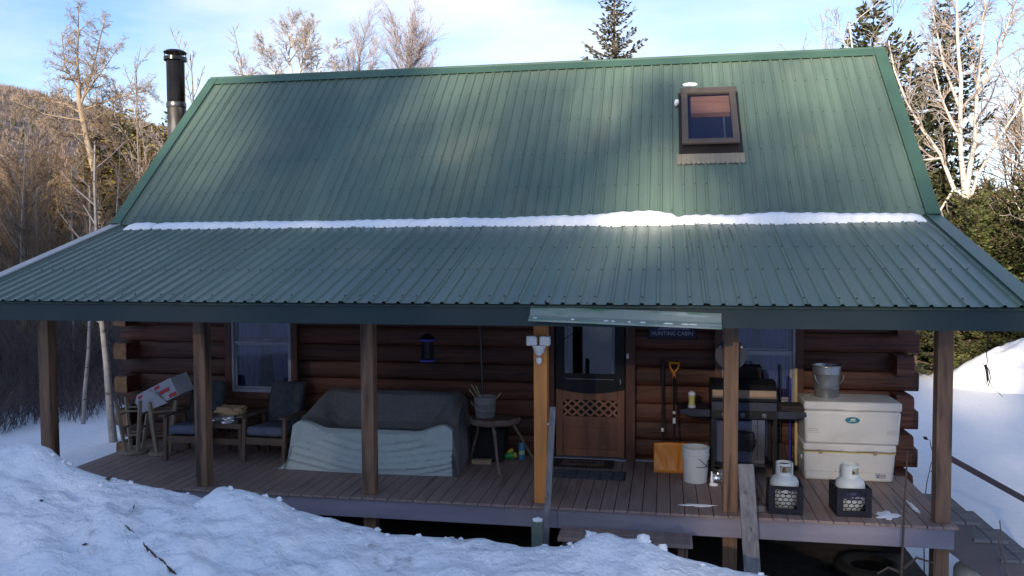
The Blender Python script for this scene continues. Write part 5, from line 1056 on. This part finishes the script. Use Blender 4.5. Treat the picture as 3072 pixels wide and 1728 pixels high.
# larch at the left: leaning trunk, forked leaders, long level limbs with tufts
gz = G(-15.4,22)
LP = dict(nc=[0,10,9], max=4, tl=2, ratio=[.3,.32,.42,.5], ang=[(60,90),(40,80),(35,80),(40,80)], start=[0,.15,.1,.1], taper=[.2,.35,.3,.3], up=[0,.02,.0,-.03,0], rmin=.0048, seg=[.7,.45,.3,.16,.14])
LP['nc'] = [0,18,13,6]
rel = lambda x,z: (x+15.4, 0, z-gz)
make_bare('larch_tree', 'tall leaning bare larch with forked top and long level limbs at the left', 'tree', None, (-15.4,22,gz), 1, 1, 31, LP, mat('larch_bark', (.34,.27,.19), (.22,.17,.12), 3, (1,1,.5), .85), LARCHN,
    paths=[([(0,0,-.2),rel(-15.45,3.7),rel(-15.65,5.6),rel(-16.2,8.3),(rel(-16.3,9.3))],.17,.10,0,6),
           ([rel(-16.25,8.6),rel(-16.32,10.4),rel(-16.2,12.5)],.065,.014,1,3.2),([rel(-16.25,8.6),rel(-15.8,9.6),rel(-15.4,10.8),rel(-15.0,12.0)],.055,.012,1,3.0),([rel(-16.25,8.7),rel(-15.7,9.4),rel(-14.9,10.3),rel(-14.4,11.0)],.045,.012,1,2.8),
           ([rel(-16.3,9.2),rel(-16.9,10.2),rel(-17.0,11.6)],.04,.01,1,2.6),([rel(-16.2,8.3),(rel(-17.3,8.9)[0],.5,8.8-gz),(rel(-18.9,9.3)[0],.8,9.2-gz)],.05,.012,1,3.6),([rel(-16.2,8.0),(rel(-17.4,8.1)[0],-.6,8.2-gz),(rel(-18.5,8.6)[0],-1,8.7-gz)],.04,.012,1,3.0),
           ([rel(-16.2,8.4),(rel(-14.9,8.9)[0],.3,8.9-gz),(rel(-13.3,9.1)[0],.5,9.2-gz)],.045,.012,1,3.4),([rel(-16.2,8.1),(rel(-15.4,8.0)[0],-.5,7.9-gz),(rel(-14.6,8.2)[0],-.8,8.1-gz)],.04,.012,1,2.4),([rel(-16.25,8.5),(-.9,1.4,8.9-gz),(-.9,2.4,9.4-gz)],.04,.012,1,2.4),([rel(-16.0,7.4),(-1.6,-.3,7.5-gz),(-2.4,-.4,7.9-gz)],.025,.01,1,1.5)])
# birch whose rounded crown shows over the ridge
gz = G(-8.8,26)
make_bare('birch_tree', 'bare white birch with a rounded crown showing over the left of the ridge', 'tree', None, (-8.8,26,gz), 1, 1, 5, dict(nc=[0,15,12,9], max=4, up=[0,.06,.05,.03,.0], ratio=[.3,.52,.5,.45], start=[.3,.25,.15,.1], rmin=.0058), BIRCHB, TWIGP,
    paths=[([(0,0,-.2),(0,0,9.0-gz),(.0,0,10.2-gz)],.17,.10,0,5),([(0,0,9.8-gz),(-.3,.1,11.2-gz),(-.1,.2,12.9-gz)],.06,.014,1,2.3),([(0,0,9.6-gz),(.5,-.1,11.0-gz),(.9,0,12.3-gz)],.06,.014,1,2.2),([(0,0,9.2-gz),(-1.0,.2,10.4-gz),(-1.6,.3,12.0-gz)],.045,.012,1,2.2),([(0,0,9.4-gz),(1.0,.3,10.6-gz),(2.0,.2,11.6-gz)],.04,.012,1,2.0),([(0,0,8.6-gz),(-1.3,0,9.6-gz),(-2.4,-.3,10.6-gz)],.035,.01,1,1.9),([(0,0,8.4-gz),(1.2,-.3,9.6-gz),(2.1,-.2,10.6-gz)],.03,.01,1,1.6)])
# row of maples beyond the ridge
mp_ = [(-8.3,31,13.6,21,'bare grey maple crown furthest left of the three over the middle of the ridge'),(-6.6,33,14.2,22,'tallest bare grey maple crown over the middle of the ridge'),(-5.0,32,13.6,23,'bare grey maple crown furthest right of the three over the middle of the ridge')]
for (x,y,top,sd,lab) in mp_:
    gz = G(x,y); make_bare('maple_tree', lab, 'tree', 'bare maples beyond the ridge', (x,y,gz), top-gz-.9, .15, sd, dict(nc=[24,14,12], ang=[(18,38),(18,36),(20,45)], up=[.05,.10,.08,.05], start=[.5,.15,.1], ratio=[.27,.5,.45], taper=[.5,.3,.3], rmin=.006), GREYB, mat('mauve_twig', (.36,.31,.31), (.29,.25,.26), 1.5, rough=.9) if 'mauve_twig' not in bpy.data.materials else bpy.data.materials['mauve_twig'])
# conifers
make_spruce('spruce_tree', 'ragged spruce top standing alone above the middle of the ridge', 'tree', None, (5.3,22,G(5.3,22)), 13.6, 2.7, 41, 1.5, .34, mat('brown_needles', (.105,.095,.05), (.06,.06,.035), 1.2, rough=.8), power=.72, droop=.12, step=.40)
make_spruce('spruce_tree', 'big dark spruce rising behind the right end of the ridge', 'tree', None, (13.6,20,G(13.6,20)), 11.55, 4.0, 42, 1.7, .10, power=.78, droop=.20, step=.34, leaf=.20)
make_spruce('spruce_tree', 'broad layered spruce filling the gap between the roof edge and the white birch', 'tree', None, (15.3,21.5,G(15.3,21.5)), 9.6, 3.4, 44, 1.6, .12, power=.7, droop=.22, step=.36, leaf=.20)
make_spruce('spruce_tree', 'tall narrow spruce behind the white birch', 'tree', None, (16.45,22,G(16.4,22)), 12.0, 1.9, 43, 1.5, .18, power=.42, droop=.35, step=.36)
# big white birch clump at the right
gz = G(14.8,15)
rb = lambda x,z,y=0: (x-14.8, y, z-gz)
BP = dict(nc=[5,10,9,6], max=4, tl=2, up=[0,.05,.03,.01,-.01], ratio=[.2,.36,.42,.45], start=[.4,.25,.1,.1], ang=[(30,60),(25,50),(25,60),(30,70)], rmin=.0055, taper=[.3,.4,.3,.3])
bt = make_bare('birch_tree', 'big white birch clump with a leaning limb at the right of the roof', 'tree', None, (14.8,15,gz), 1, 1, 71, BP, BIRCHB, TWIGP,
    paths=[([rb(14.9,-1.2),rb(14.83,2.5),rb(14.78,4.2)],.125,.11,0,3),
           ([rb(14.76,4.1),rb(14.62,5.6),rb(14.62,7.0),rb(14.5,8.3),rb(14.4,10.4)],.075,.016,1,4.6),([rb(14.8,4.1),rb(14.98,5.4),rb(15.0,6.8),rb(15.1,8.2),rb(15.25,10.4)],.068,.016,1,4.6),
           ([rb(14.75,3.6),rb(14.45,4.3),rb(14.15,5.1),rb(13.7,5.75),rb(13.3,6.5),rb(13.0,7.3),rb(12.85,8.05)],.062,.014,1,3.6),([rb(14.85,3.7),rb(15.05,4.5),rb(15.5,5.4),rb(16.0,6.2),rb(16.5,7.4),rb(16.7,8.6)],.04,.012,1,3.6),
           ([rb(14.2,5.0),rb(13.7,4.95,.1),rb(13.15,4.8,.2)],.035,.015,2,1.6),([rb(14.5,4.2),rb(14.1,3.6,-.2),rb(13.6,3.5,-.3),rb(13.2,3.6,-.3)],.035,.014,2,1.8),([rb(14.65,5.4),rb(14.2,6.6,.2),rb(13.9,8.0,.3)],.04,.014,1,2.8),([rb(15.0,6.5),rb(15.6,7.8,.2),rb(16.0,9.4,.2)],.04,.014,1,3.0),([rb(14.62,6.2),rb(14.3,7.4,.3),rb(14.0,9.2,.5)],.04,.014,1,3.0)])
bt.location = (CAM[0]+(14.8-CAM[0])*1.149, CAM[1]+(15-CAM[1])*1.149, CAM[2]+(gz-CAM[2])*1.149); bt.scale = (1.149,)*3
# thinner bare trees round it
for (x,y,H,sd,ln,lab,b) in ((18.9,18.6,8.8,81,(-.08,0),'bare grey tree at the right edge with the tallest twiggy crown',BIRCHB),(19.9,20.5,9.8,84,(0,0),'slender bare tree partly cut by the right edge of the picture',GREYB),(12.7,17.5,10.5,85,(.03,0),'thin bare birch with faint twigs between the big spruce and the birch clump',BIRCHB)):
    make_bare('bare_tree', lab, 'tree', 'bare trees at the right', (x,y,G(x,y)), H, .02+.010*H, sd, dict(nc=[15,9,7], rmin=.007, start=[.25,.2,.1], ang=[(30,60),(28,58),(25,65)]), b, TWIGP, ln)
# young spruces right of the cabin
for (x,y,H,W,sd,lab) in ((16.0,18.2,5.2,2.3,91,'young bushy spruce closest to the right edge of the roof'),(17.6,18.0,5.5,2.4,92,'tallest young bushy spruce behind the right porch roof'),(19.6,18.6,5.4,2.5,93,'young bushy spruce at the right edge of the picture'),(17.4,21.5,5.6,2.4,94,'young bushy spruce at the foot of the white birch')):
    make_spruce('young_spruce', lab, 'tree', 'young spruces right of the cabin', (x,y,G(x,y)), H, W, sd, 1.2, .04, NEEDY, .55, .08, .12, .22, .05)
# small dark spruces seen under the eave
for (x,y,H,W,sd,lab) in ((14.3,17.4,3.6,1.3,95,'small dark spruce seen between the log ends and the corner post'),(15.5,18.2,4.0,1.5,96,'dark spruce left of the snow pile'),(-6.6,9.6,1.5,.7,97,'little dark spruce beside the left corner post')):
    make_spruce('small_spruce', lab, 'tree', 'small dark spruces', (x,y,G(x,y)), H, W, sd, 1.0, .1, NEED, .7, .15, .12, .26, .03)
# snow pile
mb = MB(); 
def sp_(u, v):
    a = 2*math.pi*u; r_ = v; x = 17.3+3.0*r_*math.cos(a); y = 15.6+1.9*r_*math.sin(a); z = G(x,y)-.05+1.25*(1-r_*r_)**1.1*(1+.25*fbm(x*.8,y*.8,3,3))+(.10*fbm(x*2.2,y*2.2,1,4)-.08*abs(fbm(x*3.5,y*3.5,6,3)))*(1-r_**4); return (x,y,z)
mb.grid(72, 26, sp_); tag(mb.build('snow_pile', MT['snow'], smooth=80, fix=False), 'tall heap of ploughed snow at the right edge in front of the trees', 'snow pile')

# ---- slim white stems in front of the thicket
for (x,y,H,sd,r,ln,lab) in ((-1.60,3.4,5.0,101,.062,(-.03,0),'pale birch trunk right beside the left end of the log wall'),(-3.09,4.6,4.4,102,.034,(.03,0),'slim pale birch stem between the left corner post and the log wall'),(-7.9,10.5,5.5,103,.025,(.02,0),'slim pale stem at the far left behind the corner post'),(-10.6,12,6.4,104,.03,(0,0),'grey stem with a fork above the left porch eave'),(-8.6,13,6.6,105,.03,(.05,0),'pale forked stem just left of the upper roof edge')):
    make_bare('birch_sapling', lab, 'tree', 'pale stems left of the cabin', (x,y,G(x,y)), H, r, sd, dict(nc=[10,6,5], start=[.35,.2,.1], ratio=[.26,.4,.4], rmin=.005), mat('shaded_birch_bark', (.30,.29,.285), (.22,.21,.21), 4, (1,1,2.5), .8, c3=(.08,.07,.065), s3=8, lo3=.6, hi3=.68) if 'shaded_birch_bark' not in bpy.data.materials else bpy.data.materials['shaded_birch_bark'], TWIGB, ln)  # bark darker than the other birches: the shade here is put into its colour
for (x,y,H,sd,lab) in ((-6.5,14,10.2,111,'thin sapling showing just right of the stovepipe'),(-5.0,15,10.4,112,'thin sapling showing over the left end of the ridge'),(-11.8,20,11.0,113,'thin bare tree left of the stovepipe with upright twigs'),(-12.9,21,11.6,114,'thin bare tree right of the larch')):
    gz = G(x,y); make_bare('bare_sapling', lab, 'tree', 'thin bare trees by the stovepipe', (x,y,gz), H-1.2, .05, sd, dict(nc=[9,5,4], ang=[(22,40),(25,45),(25,50)], start=[.5,.2,.1], ratio=[.22,.4,.4], rmin=.009), GREYB, TWIGP)

# ---- brown thicket left of the cabin: a few kinds, copied
TH = dict(nc=[17,9,6], start=[.12,.15,.1], ratio=[.34,.4,.42], taper=[.5,.3,.3], ang=[(18,42),(22,48),(25,55)], up=[.05,.10,.08,.05], rmin=.0065)
kinds = []
for k in range(7):
    kinds.append((make_bare('thicket_sapling', 'thin bare brown sapling in the dense thicket left of the cabin', 'sapling', 'bare saplings in the thicket left of the cabin', (-12-k*.9, 14+k, G(-12-k*.9,14+k)), 5.2+.25*k, .04, 200+k, TH, [GREYB,BROWNB][k%2], [TWIGB,TWIGT,TWIGB][k%3])))
rg = random.Random(77); cnt = 0; pos = []
while cnt < 230:
    y = 9.5+ (rg.random()**1.25)*34; a = rg.uniform(.40,.92); d = (y-CAM[1])/math.cos(a); x = CAM[0]-d*math.sin(a)
    if x > -4.3-.0*(y) or (x > -7.0 and y < 12) or (x > -8 and y < 10): continue
    if any((x-p)**2+(y-q)**2 < .30 for p,q in pos): continue
    pos.append((x,y)); s = rg.uniform(.62,1.12)*(1 if y > 14 else .8)*(1.0+.012*(y-15)); o = dup(kinds[cnt%7], (x,y,G(x,y)), rg.uniform(0,6.28), s); cnt += 1
# low tangled brush at the foot of the thicket: nobody could count it
mb = MB(); rgb_ = random.Random(21)
for k in range(12000):
    y = 3.4+(rgb_.random()**1.5)*15; a = rgb_.uniform(.44,.98); d = (y-CAM[1])/math.cos(a); x = CAM[0]-d*math.sin(a)
    if x > -2.9-.5*rgb_.random() or (y < 4.6 and x > -3.9): continue
    h = rgb_.uniform(.5,1.9)*(1.0 if y > 6 else .55)*(1+.03*(y-8)); z = G(x,y)-.03; lx, ly = rgb_.uniform(-.75,.75)*h, rgb_.uniform(-.6,.6)*h; r_ = rgb_.uniform(.003,.008)
    p0 = Vector((x,y,z)); p1 = p0+Vector((lx*.4,ly*.4,h*.55)); p2 = p0+Vector((lx,ly,h)); mb.tube([p0,p1,p2],[r_,r_*.8,r_*.4],3,cap=False)
    for q in range(4):
        f = rgb_.uniform(.15,.9); s_ = p0.lerp(p2,f); mb.tube([s_, s_+Vector((rgb_.uniform(-.3,.3)*h,rgb_.uniform(-.3,.3)*h,rgb_.uniform(.05,.35)*h))],[r_*.6,r_*.3],3,cap=False)
tag(mb.build('brush', mat('mauve_brush', (.10,.08,.08), (.06,.05,.052), .7, rough=.95), fix=False), 'low tangle of dark bare brush at the foot of the thicket on the left', 'brush', None, 'stuff')
# evergreens scattered through the thicket
EV = [(-16.3,26,9.3,2.0),(-14.9,26.5,8.4,1.8),(-18.0,27,8.7,1.9),(-16.9,24.0,7.3,1.8),(-15.2,23.6,6.8,1.7),(-19.2,30,9.0,1.9),(-24.0,26,5.4,1.6),(-21.2,21,4.6,1.4),(-30,34,6.4,1.8),(-14.0,22,6.0,1.5),(-22.5,31,7.2,1.8),(-17.6,21.5,5.6,1.6)]
ev0 = None
for i,(x,y,H,W) in enumerate(EV):
    lab = 'yellow green evergreen mixed into the brown thicket left of the cabin'
    if ev0 is None: ev0 = make_spruce('thicket_evergreen', lab, 'tree', 'yellow green evergreens in the thicket', (x,y,G(x,y)), 7.6, 1.3, 301, 1.3, .15, mat('yellow_needles', (.27,.215,.05), (.17,.15,.042), 1.2, rough=.8), .62, .12, .16, .30); 
    else: dup(ev0, (x,y,G(x,y)), i*1.3, (W,W,H*1.14/7.6))
make_spruce('spruce_tree', 'small dark pointed spruce top left of the stovepipe', 'tree', None, (-16.9,25,G(-16.9,25)), 10.3, .8, 303, .8, .25, NEED, .55, .2, .15, .4)

# ---- backdrop wood at the right
rk = [make_bare('wood_tree', 'bare trunk in the wood behind the snow field at the right', 'tree', 'bare trees in the wood at the right', (19+2*k, 24+2*k, G(19+2*k,24+2*k)), 8.5, .10, 401+k, dict(nc=[14,7,5], start=[.2,.2,.1], rmin=.012), BROWNB, [TWIGB,TWIGT][k%2]) for k in range(3)]
rs = make_spruce('wood_spruce', 'dark spruce in the wood behind the snow field at the right', 'tree', 'spruces in the wood at the right', (21,27,G(21,27)), 6.2, 1.6, 411, .75, .15, NEEDY, .65, .15, .16, .34)
rg = random.Random(5); cnt = 0; pos = []
while cnt < 95:
    y = 19.5+rg.random()*26; a = rg.uniform(-.42,-.05); d = (y-CAM[1])/math.cos(a); x = CAM[0]-d*math.sin(a)
    if any((x-p)**2+(y-q)**2 < .7 for p,q in pos): continue
    pos.append((x,y))
    if cnt % 2: dup(rs, (x,y,G(x,y)), rg.uniform(0,6.28), rg.uniform(.6,1.0))
    else: dup(rk[cnt%3], (x,y,G(x,y)), rg.uniform(0,6.28), rg.uniform(.5,.85))
    cnt += 1
# ---- far wood on the hill : one mass
mb = MB(); mb2 = MB(); rg = random.Random(9)
def far_tree(mb, x, y, z, h, rg, n=11):
    for k in range(n):
        a = rg.uniform(0,6.28); b = z+h*rg.uniform(.0,.35); sp = h*rg.uniform(.04,.24); w = h*rg.uniform(.006,.015)*(1 if h > 3 else 1.9); ca, sa = math.cos(a), math.sin(a); zt = z+h*rg.uniform(.6,1.0)
        mb.add([(x-sa*w,y+ca*w,b),(x+sa*w,y-ca*w,b),(x+ca*sp*.7+sa*w*.7,y+sa*sp*.7-ca*w*.7,(b+zt)/2),(x+ca*sp,y+sa*sp,zt),(x+ca*sp*.7-sa*w*.7,y+sa*sp*.7+ca*w*.7,(b+zt)/2)], [(0,1,2,3,4)])
def far_spruce(mb, x, y, z, h, rg):
    for l in range(7):
        zb = z+h*l/8; r_ = h*.17*(1-l/8)+.1; n = 7; c = (x,y,zb+h*.22)
        for k in range(n):
            a = 6.28*(k+rg.random()*.6)/n; b = a+.7; mb.add([c,(x+r_*math.cos(a),y+r_*math.sin(a),zb+rg.uniform(-.2,.2)),(x+r_*.8*math.cos(b),y+r_*.8*math.sin(b),zb+rg.uniform(-.1,.3))],[(0,1,2)])
n_ = 0
while n_ < 17000:
    d = 44+ (rg.random()**.55)*285; a = rg.uniform(.22,1.02); x = CAM[0]-d*math.sin(a); y = CAM[1]+d*math.cos(a); z = G(x,y)
    if d < 70 and a < .35: continue
    h = rg.uniform(3.4,6.0)*(1 if d < 90 else .42)
    if rg.random() < (.07 if d > 120 else .16): far_spruce(mb2, x, y, z-.3, h*.9, rg)
    else: far_tree(mb, x, y, z-.2, h, rg)
    n_ += 1
tag(mb.build('hillside_wood', mat('hill_twigs', (.33,.27,.235), (.24,.19,.165), .05, rough=.9, detail=8), fix=False), 'far bare brown wood covering the hillside at the left', 'wood', None, 'stuff')
tag(mb2.build('hillside_evergreens', mat('hill_needles', (.10,.10,.035), (.06,.07,.03), .06, rough=.9), fix=False), 'scattered dark evergreens on the far hillside at the left', 'wood', None, 'stuff')

# ---- the wood behind the viewpoint: it shades the yard and lets low sunlight through in patches
sh0 = make_spruce('yard_spruce', 'tall spruce in the wood on the sunward side of the yard', 'tree', 'spruces on the sunward side of the yard', (-40,-100,G(-40,-100)), 17, 3.3, 501, 1.0, .06, NEED, .6, .2, .42, .45, .05)
sh1 = make_bare('yard_maple', 'tall bare hardwood in the wood on the sunward side of the yard', 'tree', 'bare hardwoods on the sunward side of the yard', (-28,-98,G(-28,-98)), 17.5, .22, 502, dict(seg=[1.2,.8,.5,.4,.3], nc=[22,13,10], rmin=.022, start=[.25,.2,.1]), GREYB, TWIGB)
rg = random.Random(SHADE_SEED)
for (n_, x0, x1, y0, y1, s0, s1, p) in SHADE:
    for k in range(n_):
        x = x0+(x1-x0)*(k+rg.random())/n_; y = rg.uniform(y0,y1); dup(sh0 if rg.random() < p else sh1, (x,y,G(x,y)), rg.uniform(0,6.28), rg.uniform(s0,s1))
